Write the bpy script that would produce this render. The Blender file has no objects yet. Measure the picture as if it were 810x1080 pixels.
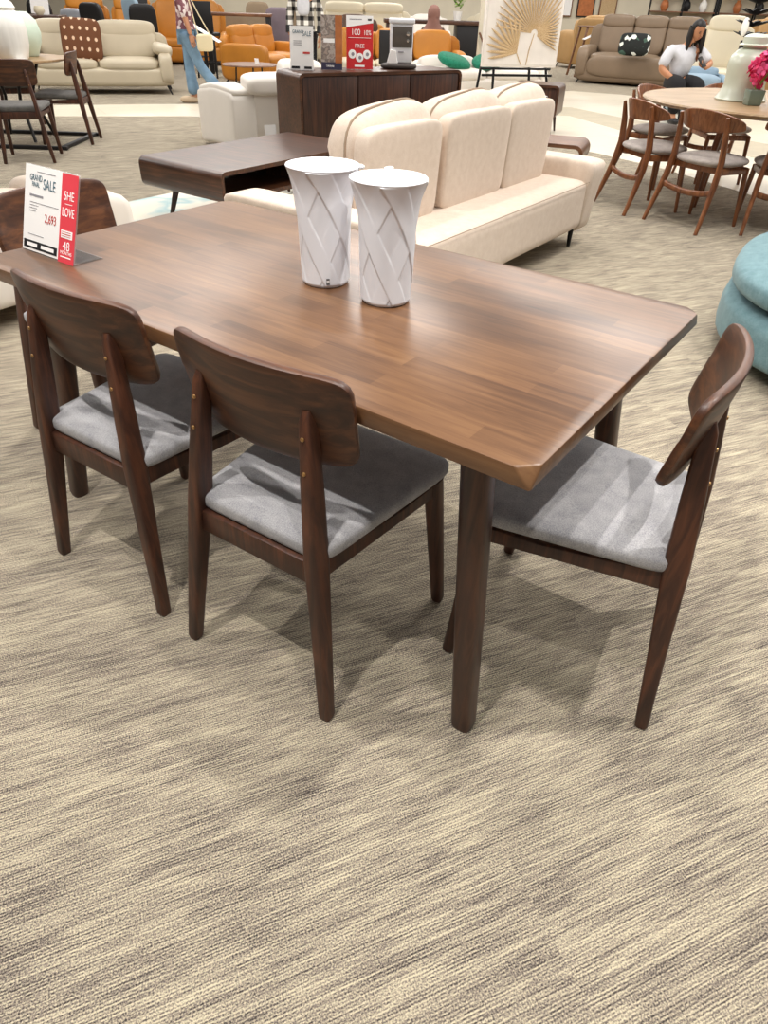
import bpy, bmesh, math, random
from mathutils import Vector, Matrix
random.seed(7)
PI = math.pi
D = bpy.data
C = bpy.context.scene.collection
def R(d): return math.radians(d)

# ------------------------------------------------------------------ camera
PITCH, ROLL, CAMH = R(37.077), R(1.882), 1.32
fw = Vector((0, math.cos(PITCH), -math.sin(PITCH)))
up0 = Vector((0, math.sin(PITCH), math.cos(PITCH)))
rt0 = Vector((1, 0, 0))
rt = rt0*math.cos(ROLL) + up0*math.sin(ROLL)
up = -rt0*math.sin(ROLL) + up0*math.cos(ROLL)
cd = D.cameras.new('camera')
cam = D.objects.new('camera', cd); C.objects.link(cam)
cam.matrix_world = Matrix(((rt.x, up.x, -fw.x, 0), (rt.y, up.y, -fw.y, 0), (rt.z, up.z, -fw.z, CAMH), (0, 0, 0, 1)))
cd.sensor_fit = 'HORIZONTAL'; cd.sensor_width = 36; cd.lens = 36*717/810
cd.clip_start = .02; cd.clip_end = 200
bpy.context.scene.camera = cam

# ------------------------------------------------------------------ materials
def new_mat(name):
    m = D.materials.new(name); m.use_nodes = True
    nt = m.node_tree; nt.nodes.clear()
    o = nt.nodes.new('ShaderNodeOutputMaterial'); b = nt.nodes.new('ShaderNodeBsdfPrincipled')
    nt.links.new(b.outputs[0], o.inputs[0])
    return m, nt, b
def nd(nt, t, **kw):
    n = nt.nodes.new(t)
    for k, v in kw.items():
        if k in n.inputs.keys(): n.inputs[k].default_value = v
        else: setattr(n, k, v)
    return n
def srgb(h):
    h = h.lstrip('#'); c = [int(h[i:i+2], 16)/255 for i in (0, 2, 4)]
    return tuple((x/12.92 if x <= .04045 else ((x+.055)/1.055)**2.4) for x in c) + (1,)
def ramp(nt, fac, stops):
    r = nt.nodes.new('ShaderNodeValToRGB')
    e = r.color_ramp.elements
    while len(e) < len(stops): e.new(.5)
    for i, (p, c) in enumerate(stops): e[i].position = p; e[i].color = c
    nt.links.new(fac, r.inputs[0]); return r
def coords(nt, scale=(1, 1, 1), rotz=0, kind='Object'):
    t = nt.nodes.new('ShaderNodeTexCoord'); m = nt.nodes.new('ShaderNodeMapping')
    m.inputs['Scale'].default_value = scale; m.inputs['Rotation'].default_value = (0, 0, rotz)
    nt.links.new(t.outputs[kind], m.inputs[0]); return m.outputs[0]
def bump(nt, b, h, strength=.2, dist=.002):
    n = nd(nt, 'ShaderNodeBump'); n.inputs['Strength'].default_value = strength; n.inputs['Distance'].default_value = dist
    nt.links.new(h, n.inputs['Height']); nt.links.new(n.outputs[0], b.inputs['Normal'])

def plain(name, col, rough=.6, var=.06, scale=6, spec=.4, metal=0, bumpy=0, bscale=200, coat=0):
    m, nt, b = new_mat(name)
    c = srgb(col)
    n = nd(nt, 'ShaderNodeTexNoise', Scale=scale, Detail=4.0)
    nt.links.new(coords(nt), n.inputs[0])
    lo = tuple(x*(1-var) for x in c[:3])+(1,); hi = tuple(min(1, x*(1+var)) for x in c[:3])+(1,)
    r = ramp(nt, n.outputs[0], [(.3, lo), (.7, hi)])
    nt.links.new(r.outputs[0], b.inputs['Base Color'])
    b.inputs['Roughness'].default_value = rough; b.inputs['Metallic'].default_value = metal
    b.inputs['Specular IOR Level'].default_value = spec
    b.inputs['Coat Weight'].default_value = coat
    if bumpy:
        n2 = nd(nt, 'ShaderNodeTexNoise', Scale=bscale, Detail=2.0); nt.links.new(coords(nt), n2.inputs[0])
        bump(nt, b, n2.outputs[0], bumpy, .002)
    return m
def wood(name, dark, mid, light, axis='z', rough=.4, gs=1.0, coat=.15):
    m, nt, b = new_mat(name)
    st = {'x': (2*gs, 34*gs, 34*gs), 'y': (34*gs, 2*gs, 34*gs), 'z': (34*gs, 34*gs, 2*gs)}[axis]
    n = nd(nt, 'ShaderNodeTexNoise', Scale=1.4, Detail=7.0, Roughness=.6, Distortion=.6)
    nt.links.new(coords(nt, st), n.inputs[0])
    n2 = nd(nt, 'ShaderNodeTexNoise', Scale=5.0, Detail=2.0); nt.links.new(coords(nt), n2.inputs[0])
    mx = nd(nt, 'ShaderNodeMath', operation='MULTIPLY_ADD'); nt.links.new(n2.outputs[0], mx.inputs[0]); mx.inputs[1].default_value = .35
    nt.links.new(n.outputs[0], mx.inputs[2])
    r = ramp(nt, mx.outputs[0], [(.42, srgb(dark)), (.66, srgb(mid)), (.88, srgb(light))])
    nt.links.new(r.outputs[0], b.inputs['Base Color'])
    b.inputs['Roughness'].default_value = rough; b.inputs['Coat Weight'].default_value = coat; b.inputs['Coat Roughness'].default_value = .25
    bump(nt, b, n.outputs[0], .05, .001)
    return m
def table_wood():
    m, nt, b = new_mat('table top walnut staves')
    v = coords(nt)
    br = nd(nt, 'ShaderNodeTexBrick', offset=.43, offset_frequency=2, squash=1.0)
    for k, x in {'Scale': 1.0, 'Mortar Size': .0004, 'Mortar Smooth': .3, 'Bias': 0.0, 'Brick Width': .43, 'Row Height': .052}.items(): br.inputs[k].default_value = x
    br.inputs['Color1'].default_value = (0, 0, 0, 1); br.inputs['Color2'].default_value = (1, 1, 1, 1); br.inputs['Mortar'].default_value = (.25, .25, .25, 1)
    nt.links.new(v, br.inputs[0])
    n = nd(nt, 'ShaderNodeTexNoise', Scale=1.5, Detail=8.0, Roughness=.62, Distortion=.7)
    nt.links.new(coords(nt, (3.0, 42, 42)), n.inputs[0])
    n2 = nd(nt, 'ShaderNodeTexNoise', Scale=3.0, Detail=3.0); nt.links.new(coords(nt, (1, 2.4, 1)), n2.inputs[0])
    a = nd(nt, 'ShaderNodeMath', operation='MULTIPLY_ADD'); nt.links.new(br.outputs[0], a.inputs[0]); a.inputs[1].default_value = .22
    s2 = nd(nt, 'ShaderNodeMath', operation='MULTIPLY'); nt.links.new(n.outputs[0], s2.inputs[0]); s2.inputs[1].default_value = .62
    nt.links.new(s2.outputs[0], a.inputs[2])
    a2 = nd(nt, 'ShaderNodeMath', operation='MULTIPLY_ADD'); nt.links.new(n2.outputs[0], a2.inputs[0]); a2.inputs[1].default_value = .5
    nt.links.new(a.outputs[0], a2.inputs[2])
    r = ramp(nt, a2.outputs[0], [(.34, srgb('#3a2518')), (.56, srgb('#593c26')), (.74, srgb('#6f4e33')), (.95, srgb('#846140'))])
    nt.links.new(r.outputs[0], b.inputs['Base Color'])
    b.inputs['Roughness'].default_value = .36; b.inputs['Coat Weight'].default_value = .2; b.inputs['Coat Roughness'].default_value = .22
    bump(nt, b, n.outputs[0], .04, .001)
    return m
def carpet():
    m, nt, b = new_mat('streaked loop carpet')
    ROT = -R(23.5)
    base = coords(nt, (1, 1, 1), ROT)
    # plank-shaped carpet tiles shift the streak pattern
    br = nd(nt, 'ShaderNodeTexBrick', offset=.5, offset_frequency=2)
    for k, x in {'Scale': 1.0, 'Mortar Size': .0008, 'Mortar Smooth': .2, 'Bias': 0.0, 'Brick Width': 1.0, 'Row Height': .5}.items(): br.inputs[k].default_value = x
    br.inputs['Color1'].default_value = (0, 0, 0, 1); br.inputs['Color2'].default_value = (1, 1, 1, 1); br.inputs['Mortar'].default_value = (.5, .5, .5, 1)
    nt.links.new(base, br.inputs[0])
    def streak(sx, sy, seed, det=3.0):
        mp = nd(nt, 'ShaderNodeMapping'); mp.inputs['Scale'].default_value = (sx, sy, 1)
        mp.inputs['Location'].default_value = (seed, seed*1.7, 0)
        nt.links.new(base, mp.inputs[0])
        ad = nd(nt, 'ShaderNodeVectorMath', operation='MULTIPLY_ADD')
        cx = nd(nt, 'ShaderNodeCombineXYZ'); cx.inputs[0].default_value = 3.3; cx.inputs[1].default_value = 1.1; cx.inputs[2].default_value = 5.0
        nt.links.new(br.outputs[0], ad.inputs[0]); nt.links.new(cx.outputs[0], ad.inputs[1]); nt.links.new(mp.outputs[0], ad.inputs[2])
        n = nd(nt, 'ShaderNodeTexNoise', Scale=1.0, Detail=det, Roughness=.55); nt.links.new(ad.outputs[0], n.inputs[0])
        return n.outputs[0]
    big = streak(4.5, 17, 3.0)            # patches a hand long
    mid = streak(7.0, 70, 11.0)           # streaks
    fine = streak(11, 330, 23.0, 1.0)      # single yarn rows
    wv = nd(nt, 'ShaderNodeTexWave', wave_type='BANDS', bands_direction='Y', wave_profile='SIN')
    for k, x in {'Scale': 56.0, 'Distortion': .25, 'Detail': 1.0, 'Detail Scale': 2.0}.items(): wv.inputs[k].default_value = x
    nt.links.new(base, wv.inputs[0])
    sp = nd(nt, 'ShaderNodeTexNoise', Scale=330.0, Detail=2.0); nt.links.new(base, sp.inputs[0])
    def madd(a, k, c):
        x = nd(nt, 'ShaderNodeMath', operation='MULTIPLY_ADD'); nt.links.new(a, x.inputs[0]); x.inputs[1].default_value = k
        if isinstance(c, float): x.inputs[2].default_value = c
        else: nt.links.new(c, x.inputs[2])
        return x.outputs[0]
    t = madd(big, .42, -.25)
    t = madd(mid, .42, t); t = madd(fine, .85, t); t = madd(wv.outputs[1], .24, t); t = madd(sp.outputs[0], 1.75, t)
    # t is about 0.5*(1.05+1+.75+1)-.57+.08 = 1.41
    t = madd(t, 1.0, -1.085)
    r = ramp(nt, t, [(.12, srgb('#3f3a37')), (.38, srgb('#837970')), (.56, srgb('#a59a88')), (.84, srgb('#d2c7ac'))])
    r.color_ramp.interpolation = 'LINEAR'
    nt.links.new(r.outputs[0], b.inputs['Base Color'])
    b.inputs['Roughness'].default_value = .95; b.inputs['Specular IOR Level'].default_value = .1
    hb = madd(sp.outputs[0], .7, wv.outputs[1])
    bump(nt, b, hb, .5, .003)
    return m
def seat_fabric(name, a, c):
    m, nt, b = new_mat(name)
    n = nd(nt, 'ShaderNodeTexNoise', Scale=420.0, Detail=2.0); nt.links.new(coords(nt), n.inputs[0])
    n2 = nd(nt, 'ShaderNodeTexNoise', Scale=28.0, Detail=3.0); nt.links.new(coords(nt), n2.inputs[0])
    x = nd(nt, 'ShaderNodeMath', operation='MULTIPLY_ADD'); nt.links.new(n2.outputs[0], x.inputs[0]); x.inputs[1].default_value = .5
    nt.links.new(n.outputs[0], x.inputs[2])
    r = ramp(nt, x.outputs[0], [(.5, srgb(a)), (1.0, srgb(c))])
    nt.links.new(r.outputs[0], b.inputs['Base Color'])
    b.inputs['Roughness'].default_value = .95; b.inputs['Specular IOR Level'].default_value = .15
    b.inputs['Sheen Weight'].default_value = .15
    bump(nt, b, n.outputs[0], .3, .002)
    return m
def palette_mat(name, cols, scale=60, kind='v', rough=.8):
    """spots of several colours (printed cloth)"""
    m, nt, b = new_mat(name)
    v = nd(nt, 'ShaderNodeTexVoronoi', Scale=scale) if kind == 'v' else nd(nt, 'ShaderNodeTexNoise', Scale=scale, Detail=3.0)
    nt.links.new(coords(nt), v.inputs[0])
    sep = nd(nt, 'ShaderNodeSeparateColor'); nt.links.new(v.outputs['Color'], sep.inputs[0])
    n = len(cols)
    r = ramp(nt, sep.outputs[0], [(i/n if kind == 'v' else .36+.28*i/n, srgb(c)) for i, c in enumerate(cols)])
    r.color_ramp.interpolation = 'CONSTANT' if kind == 'v' else 'LINEAR'
    nt.links.new(r.outputs[0], b.inputs['Base Color']); b.inputs['Roughness'].default_value = rough
    return m
def plaid_mat():
    m, nt, b = new_mat('black and white plaid cloth')
    c = coords(nt); sep = nd(nt, 'ShaderNodeSeparateXYZ'); nt.links.new(c, sep.inputs[0])
    outs = []
    for ax, f in ((0, 7.5), (2, 8.5)):
        a = nd(nt, 'ShaderNodeMath', operation='MULTIPLY'); nt.links.new(sep.outputs[ax], a.inputs[0]); a.inputs[1].default_value = f
        fr = nd(nt, 'ShaderNodeMath', operation='FRACT'); nt.links.new(a.outputs[0], fr.inputs[0])
        g = nd(nt, 'ShaderNodeMath', operation='GREATER_THAN'); nt.links.new(fr.outputs[0], g.inputs[0]); g.inputs[1].default_value = .52
        outs.append(g.outputs[0])
    ad = nd(nt, 'ShaderNodeMath', operation='MULTIPLY_ADD'); nt.links.new(outs[0], ad.inputs[0]); ad.inputs[1].default_value = .5
    h = nd(nt, 'ShaderNodeMath', operation='MULTIPLY'); nt.links.new(outs[1], h.inputs[0]); h.inputs[1].default_value = .5
    nt.links.new(h.outputs[0], ad.inputs[2])
    r = ramp(nt, ad.outputs[0], [(0, srgb('#e6e2da')), (.4, srgb('#77726c')), (.9, srgb('#161517'))]); r.color_ramp.interpolation = 'CONSTANT'
    nt.links.new(r.outputs[0], b.inputs['Base Color']); b.inputs['Roughness'].default_value = .9
    return m
def dots_mat(name, ground, dot, scale=9.5):
    m, nt, b = new_mat(name)
    v = nd(nt, 'ShaderNodeTexVoronoi', Scale=scale, Randomness=0.0); nt.links.new(coords(nt, (1, 0.01, .8), 0), v.inputs[0])
    r = ramp(nt, v.outputs['Distance'], [(0, srgb(dot)), (.17, srgb(dot)), (.19, srgb(ground))]); r.color_ramp.interpolation = 'CONSTANT'
    nt.links.new(r.outputs[0], b.inputs['Base Color']); b.inputs['Roughness'].default_value = .85
    return m
def glass_mat(name, col=(.95, .97, .97, 1)):
    m, nt, b = new_mat(name)
    b.inputs['Base Color'].default_value = (.9, .92, .93, 1); b.inputs['Roughness'].default_value = .08; b.inputs['IOR'].default_value = 1.45
    tr = nt.nodes.new('ShaderNodeBsdfTransparent'); mx = nt.nodes.new('ShaderNodeMixShader'); lw = nt.nodes.new('ShaderNodeFresnel'); lw.inputs[0].default_value = 1.45
    ma = nd(nt, 'ShaderNodeMath', operation='MULTIPLY_ADD'); nt.links.new(lw.outputs[0], ma.inputs[0]); ma.inputs[1].default_value = .4; ma.inputs[2].default_value = .02
    nt.links.new(ma.outputs[0], mx.inputs[0]); nt.links.new(tr.outputs[0], mx.inputs[1]); nt.links.new(b.outputs[0], mx.inputs[2])
    nt.links.new(mx.outputs[0], [n for n in nt.nodes if n.type == 'OUTPUT_MATERIAL'][0].inputs[0])
    return m
def tile_mat():
    m, nt, b = new_mat('polished cream tile')
    br = nd(nt, 'ShaderNodeTexBrick', offset=.5)
    for k, x in {'Scale': 1.0, 'Mortar Size': .004, 'Brick Width': 1.2, 'Row Height': .6}.items(): br.inputs[k].default_value = x
    br.inputs['Color1'].default_value = srgb('#e2d8c3'); br.inputs['Color2'].default_value = srgb('#e8dfcc'); br.inputs['Mortar'].default_value = srgb('#cbbfa6')
    nt.links.new(coords(nt, (1, 1, 1), R(-30)), br.inputs[0])
    nt.links.new(br.outputs[0], b.inputs['Base Color']); b.inputs['Roughness'].default_value = .3; b.inputs['Coat Weight'].default_value = .2
    return m

M = {}
M['table'] = table_wood()
M['leg'] = wood('dark walnut stained leg', '#23130d', '#3c2217', '#57331f', 'z', .38)
M['chairwood'] = wood('dark walnut chair', '#23120c', '#412417', '#603722', 'z', .46, 1.0, .05)
M['backwood'] = wood('dark walnut backrest', '#2a160d', '#462716', '#683f24', 'x', .44, 1.0, .05)
M['darkwood_x'] = wood('very dark walnut veneer', '#27150d', '#452818', '#623c26', 'x', .36)
M['darkwood_z'] = wood('very dark walnut veneer upright', '#1e110c', '#3a2015', '#54301f', 'z', .4)
M['teak'] = wood('teak brown chair', '#4a2814', '#7a4726', '#96603a', 'z', .38)
M['paletop'] = wood('pale oak table top', '#86694a', '#a0825e', '#b79a74', 'x', .4)
M['midwood'] = wood('brown wood', '#4a2d1c', '#70482e', '#8c6040', 'x', .42)
M['seat'] = seat_fabric('light grey seat fabric', '#8e8e94', '#bebdbe')
M['seat2'] = seat_fabric('taupe grey seat fabric', '#8d847f', '#b9afa8')
M['cream'] = seat_fabric('cream suede fabric', '#cfbcab', '#e3d4c5')
M['teal'] = seat_fabric('dusty teal velvet', '#55747c', '#7d9ba1')
M['piping_teal'] = plain('teal piping', '#4d747e', .9)
M['white_leather'] = plain('white leather', '#e6dfd6', .45, .03, 3)
M['beige_leather'] = plain('beige leather', '#bdb19a', .42, .04, 4)
M['grey_leather'] = plain('grey brown leather', '#83705c', .42, .06, 4)
M['orange_leather'] = plain('tan orange leather', '#bb7a2a', .42, .08, 4)
M['tan_leather'] = plain('tan leather', '#b08a58', .5, .06, 4)
M['brown_leather'] = plain('dark brown leather', '#4d3526', .4, .06, 4)
M['cream_leather'] = plain('cream leather', '#d8cdb4', .45, .04, 3)
M['seam'] = plain('sofa seam', '#a08c78', .9)
M['vase'] = plain('matt white ceramic', '#eceef4', .55, .015, 9, .35)
M['celadon'] = plain('pale celadon glaze', '#d2d8c6', .3, .04, 5, .5, coat=.3)
M['white'] = plain('white paint', '#f0ede6', .5, .02)
M['paper'] = plain('white paper', '#f4f2f0', .6, .01)
M['red'] = plain('red print', '#e04450', .5, .04)
M['deepred'] = plain('deep red print', '#c9282b', .5, .04)
M['pink'] = plain('pink petals', '#d4215f', .6, .3, 30)
M['pinkpale'] = plain('lighter pink petals', '#e8578c', .6, .3, 30)  # a lighter pink for some of the blooms
M['ink'] = plain('black ink', '#1d1b1e', .6, .05)
M['greyink'] = plain('grey ink', '#8e8c92', .6, .05)
M['blueink'] = plain('blue grey ink', '#5a7480', .6, .05)
M['redink'] = plain('red ink', '#c2423c', .6, .05)
M['whiteink'] = plain('white ink', '#fbf8f6', .6, .01)
M['black'] = plain('black satin', '#141214', .5, .1)
M['blackmetal'] = plain('black metal', '#1b1a1b', .4, .1, metal=.4)
M['chrome'] = plain('brushed steel', '#b9b4ae', .25, .05, metal=.9)
M['brass'] = plain('brass screw', '#b08a5a', .3, .05, metal=.8)
M['acrylic'] = glass_mat('clear acrylic')
M['smoke'] = plain('smoky plastic window', '#57504a', .2, .1)
M['plastic'] = plain('white appliance plastic', '#dfe0e4', .35, .02)
M['slate'] = plain('dark slate tray', '#3d3531', .6, .1)
M['green'] = seat_fabric('emerald green cushion fabric', '#0c5a45', '#2f8a6c')
M['blue'] = plain('blue grey fabric', '#8ea3b3', .8, .06)
M['greyfab'] = plain('grey fabric', '#9b9ea6', .9, .06)
M['purple'] = plain('mauve grey fabric', '#7d7078', .9, .06)
M['taupe'] = plain('taupe fabric', '#94816a', .9, .06)
M['cushion_brown'] = dots_mat('brown cushion with pale dots', '#63391c', '#d8b89a')
M['cushion_leaf'] = palette_mat('black cushion with white blossom', ['#0f1412', '#101513', '#131a17', '#dfe3dc', '#3f5a4e', '#101412'], 14)
M['blouse'] = palette_mat('maroon blouse with pale blossom', ['#6e3f46', '#754850', '#d8cbc8', '#7a4a52', '#c2a9a8'], 22)
M['jeans'] = plain('washed blue denim', '#6f8ba3', .9, .2, 9)
M['skin'] = plain('brown skin', '#b27c5a', .55, .05)
M['skin2'] = plain('light brown skin', '#b98566', .55, .05)
M['hair'] = plain('black hair', '#17110f', .5, .2)
M['hairbrown'] = plain('brown dyed hair ends', '#6a3a22', .5, .2)
M['shirt'] = plain('pale grey shirt', '#c9c9ce', .85, .05, 20)
M['trousers'] = plain('black trousers', '#141316', .9, .1)
M['shoe'] = plain('beige shoe', '#cbb497', .7, .05)
M['scarf'] = plain('mauve brown headscarf', '#8a665c', .85, .08, 9)
M['plaid'] = plaid_mat()
M['carpet'] = carpet()
M['tile'] = tile_mat()
M['band'] = plain('beige stone band', '#b3a78e', .45, .08, 5)
M['wallcream'] = plain('cream wall paint', '#d6cdb9', .8, .04, 2)
M['gold'] = palette_mat('carved straw leaf', ['#a5875f', '#bb9d75', '#d0b893', '#b3946b'], 90, 'n')
M['canvas'] = plain('pale plaster canvas', '#ddd6cf', .8, .05, 8)
M['mint'] = plain('pale mint shade', '#cfe0cf', .6, .04)
M['rosebag'] = plain('cream bag', '#d9cba8', .6, .05)
M['rosewood_orange'] = plain('orange brown print', '#b06a3c', .5, .2, 12)
M['greyphoto'] = palette_mat('grey brown photo print', ['#8f8078', '#b3a79d', '#6d625c', '#a08f84'], 14, 'n', .5)
M['navy'] = plain('navy print', '#38344a', .5, .05)
M['rug'] = palette_mat('pale blue and cream rug', ['#e6dfcd', '#dcd9cc', '#a9c4c6', '#e8e2d4'], 1.6, 'n', .95)
M['leafgreen'] = plain('green leaves', '#7d9a45', .6, .3, 20)

# ------------------------------------------------------------------ mesh helpers
def obj(name, bm, mat, parent=None, smooth=38, loc=None, rot=None):
    me = D.meshes.new(name)
    bmesh.ops.recalc_face_normals(bm, faces=bm.faces[:])
    bm.to_mesh(me); bm.free()
    if smooth:
        for p in me.polygons: p.use_smooth = True
        me.set_sharp_from_angle(angle=R(smooth))
    me.materials.append(M[mat] if isinstance(mat, str) else mat)
    o = D.objects.new(name, me); C.objects.link(o)
    if parent: o.parent = parent
    if loc is not None: o.location = loc
    if rot is not None: o.rotation_euler = rot
    return o
def tag(o, label, cat, group=None):
    o['label'] = label; o['category'] = cat
    if group: o['group'] = group
    return o
def thing(name, label, cat, loc=(0, 0, 0), rz=0, group=None, rot=None):
    o = D.objects.new(name, None); C.objects.link(o); o.empty_display_size = .1
    o.location = loc; o.rotation_euler = rot or (0, 0, rz)
    return tag(o, label, cat, group)
def struct(o): o['kind'] = 'structure'; return o
def dup(root, loc, rz, label, group=None):
    r = root.copy(); C.objects.link(r); r.location = loc; r.rotation_euler = (0, 0, rz); r['label'] = label
    if group: r['group'] = group
    for ch in list(root.children):
        c = ch.copy(); C.objects.link(c); c.parent = r
        for g in list(ch.children):
            d = g.copy(); C.objects.link(d); d.parent = c
    return r
def BM(): return bmesh.new()
def add(bm, verts, faces, mtx=None):
    vs = [bm.verts.new(mtx @ Vector(v) if mtx else Vector(v)) for v in verts]
    for f in faces:
        try: bm.faces.new([vs[i] for i in f])
        except ValueError: pass
    return vs
def merge(bm, b2, mtx=None):
    if mtx: bmesh.ops.transform(b2, matrix=mtx, verts=b2.verts[:])
    me = D.meshes.new('tmp'); b2.to_mesh(me); b2.free(); bm.from_mesh(me); D.meshes.remove(me)
def T(x, y, z): return Matrix.Translation((x, y, z))
def RX(a): return Matrix.Rotation(a, 4, 'X')
def RY(a): return Matrix.Rotation(a, 4, 'Y')
def RZ(a): return Matrix.Rotation(a, 4, 'Z')
def rbox(bm, cx, cy, cz, sx, sy, sz, r=.008, seg=2, mtx=None, top=(1, 1)):
    """box of full size sx,sy,sz with rounded edges; top = taper of the upper face"""
    b = BM(); bmesh.ops.create_cube(b, size=1)
    for v in b.verts:
        k = top if v.co.z > 0 else (1, 1)
        v.co = Vector((v.co.x*sx*k[0], v.co.y*sy*k[1], v.co.z*sz))
    r = min(r, .49*min(sx, sy, sz))
    if r > 0: bmesh.ops.bevel(b, geom=b.edges[:], offset=r, segments=seg, profile=.5, affect='EDGES')
    mm = T(cx, cy, cz)
    if mtx: mm = mm @ mtx
    merge(bm, b, mm)
def puff(bm, mtx, a, b_, c, k=5, n=8, bulge=0, kz=None, fn=None):
    """soft rounded block, half sizes a,b,c"""
    kz = kz or k
    b2 = BM(); bmesh.ops.create_cube(b2, size=2)
    bmesh.ops.subdivide_edges(b2, edges=b2.edges[:], cuts=n, use_grid_fill=True)
    for v in b2.verts:
        p = v.co.copy()
        # even out so that rounding gets enough points
        p = Vector([math.copysign(abs(t)**.75, t) for t in p])
        inf = max(abs(p.x), abs(p.y), abs(p.z))
        h = (abs(p.x)**k + abs(p.y)**k)**(kz/k)
        l = (h + abs(p.z)**kz)**(1/kz)
        q = p*(inf/l)
        if bulge: q.z *= 1 + bulge*max(0, 1-q.x*q.x)*max(0, 1-q.y*q.y)
        q = Vector((q.x*a, q.y*b_, q.z*c))
        if fn: q = fn(q)
        v.co = q
    merge(bm, b2, mtx)
def frames(pts, ref=None):
    pts = [Vector(p) for p in pts]; out = []
    n = len(pts)
    for i in range(n):
        t = (pts[min(i+1, n-1)] - pts[max(i-1, 0)]).normalized()
        if ref is None:
            ref_ = Vector((0, 0, 1)) if abs(t.z) < .9 else Vector((1, 0, 0))
            x = (ref_ - t*ref_.dot(t)).normalized(); ref = x
        x = (Vector(ref) - t*Vector(ref).dot(t)).normalized()
        out.append((pts[i], x, t.cross(x).normalized()))
        ref = x
    return out
def tube(bm, pts, rad, n=10, sq=2, ref=None, cap=True):
    """sweep; rad: one number, one per point, or (rx, ry) pairs; sq is the superellipse power of the section"""
    fr = frames(pts, ref)
    if not isinstance(rad, (list,)): rad = [rad]*len(fr)
    rings = []
    for (p, x, y), r in zip(fr, rad):
        rx, ry = r if isinstance(r, tuple) else (r, r)
        ring = []
        for k in range(n):
            a = 2*PI*(k+.5)/n; ca, sa = math.cos(a), math.sin(a)
            cx = math.copysign(abs(ca)**(2/sq), ca); cy = math.copysign(abs(sa)**(2/sq), sa)
            ring.append(bm.verts.new(p + x*(cx*rx) + y*(cy*ry)))
        rings.append(ring)
    for a, b in zip(rings, rings[1:]):
        for k in range(n): bm.faces.new((a[k], a[(k+1) % n], b[(k+1) % n], b[k]))
    if cap: bm.faces.new(rings[0][::-1]); bm.faces.new(rings[-1])
def loft(bm, rings, cap=True):
    rr = [[bm.verts.new(Vector(p)) for p in r] for r in rings]; n = len(rr[0])
    for a, b in zip(rr, rr[1:]):
        for k in range(n): bm.faces.new((a[k], a[(k+1) % n], b[(k+1) % n], b[k]))
    if cap: bm.faces.new(rr[0][::-1]); bm.faces.new(rr[-1])
def lathe(bm, prof, n=32, mtx=None, fn=None):
    rings = []
    for r, z in prof:
        ring = []
        for k in range(n):
            a = 2*PI*k/n; rr_ = r
            if fn: rr_ = r + fn(a, z)
            p = Vector((rr_*math.cos(a), rr_*math.sin(a), z))
            ring.append(mtx @ p if mtx else p)
        rings.append(ring)
    loft(bm, rings)
def prism(bm, pts, z0, z1, bev=0, seg=2, mtx=None):
    b = BM()
    vs = [b.verts.new((x, y, z0)) for x, y in pts]; f = b.faces.new(vs)
    r = bmesh.ops.extrude_face_region(b, geom=[f])
    for v in [g for g in r['geom'] if isinstance(g, bmesh.types.BMVert)]: v.co.z = z1
    bmesh.ops.recalc_face_normals(b, faces=b.faces[:])
    if bev:
        es = [e for e in b.edges if len(e.link_faces) == 2 and e.calc_face_angle(0) > R(40)]
        bmesh.ops.bevel(b, geom=es, offset=bev, segments=seg, profile=.5, affect='EDGES')
    merge(bm, b, mtx)
def rrect(w, h, r, n=5, cx=0, cy=0):
    out = []
    for sx, sy, a0 in ((1, 1, 0), (-1, 1, 90), (-1, -1, 180), (1, -1, 270)):
        for k in range(n+1):
            a = R(a0 + 90*k/n)
            out.append((cx + sx*(w/2-r) + r*math.cos(a), cy + sy*(h/2-r) + r*math.sin(a)))
    return out
def beam(bm, p0, p1, w, h, r=.004, up_=(0, 0, 1)):
    """straight bar of width w (sideways) and height h (along up_)"""
    p0, p1 = Vector(p0), Vector(p1); d = (p1-p0); L = d.length; d.normalize()
    u_ = Vector(up_); s = d.cross(u_).normalized(); u_ = s.cross(d)
    m = Matrix(((d.x, s.x, u_.x, 0), (d.y, s.y, u_.y, 0), (d.z, s.z, u_.z, 0), (0, 0, 0, 1)))
    rbox(bm, *( (p0+p1)/2 ), L, w, h, r, 2, m)
def panel(bm, fmap, k=7, nx=16, ny=8, th=.018, bev=.006):
    """curved rounded panel; fmap(u,v) -> (point, normal), u,v in -1..1"""
    b = BM(); F, B = {}, {}
    for i in range(nx+1):
        for j in range(ny+1):
            u_, v_ = 2*i/nx-1, 2*j/ny-1
            inf = max(abs(u_), abs(v_)); l = (abs(u_)**k+abs(v_)**k)**(1/k)
            s = inf/l if l > 0 else 1
            p, nrm = fmap(u_*s, v_*s)
            F[i, j] = b.verts.new(p + nrm*th/2); B[i, j] = b.verts.new(p - nrm*th/2)
    for i in range(nx):
        for j in range(ny):
            b.faces.new((F[i, j], F[i+1, j], F[i+1, j+1], F[i, j+1])); b.faces.new((B[i, j], B[i, j+1], B[i+1, j+1], B[i+1, j]))
    ring = [(i, 0) for i in range(nx)] + [(nx, j) for j in range(ny)] + [(i, ny) for i in range(nx, 0, -1)] + [(0, j) for j in range(ny, 0, -1)]
    for a, c in zip(ring, ring[1:]+ring[:1]): b.faces.new((F[a], B[a], B[c], F[c]))
    bmesh.ops.recalc_face_normals(b, faces=b.faces[:])
    if bev:
        es = [e for e in b.edges if e.calc_face_angle(0) > R(60)]
        bmesh.ops.bevel(b, geom=es, offset=bev, segments=2, profile=.5, affect='EDGES')
    merge(bm, b)
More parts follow.
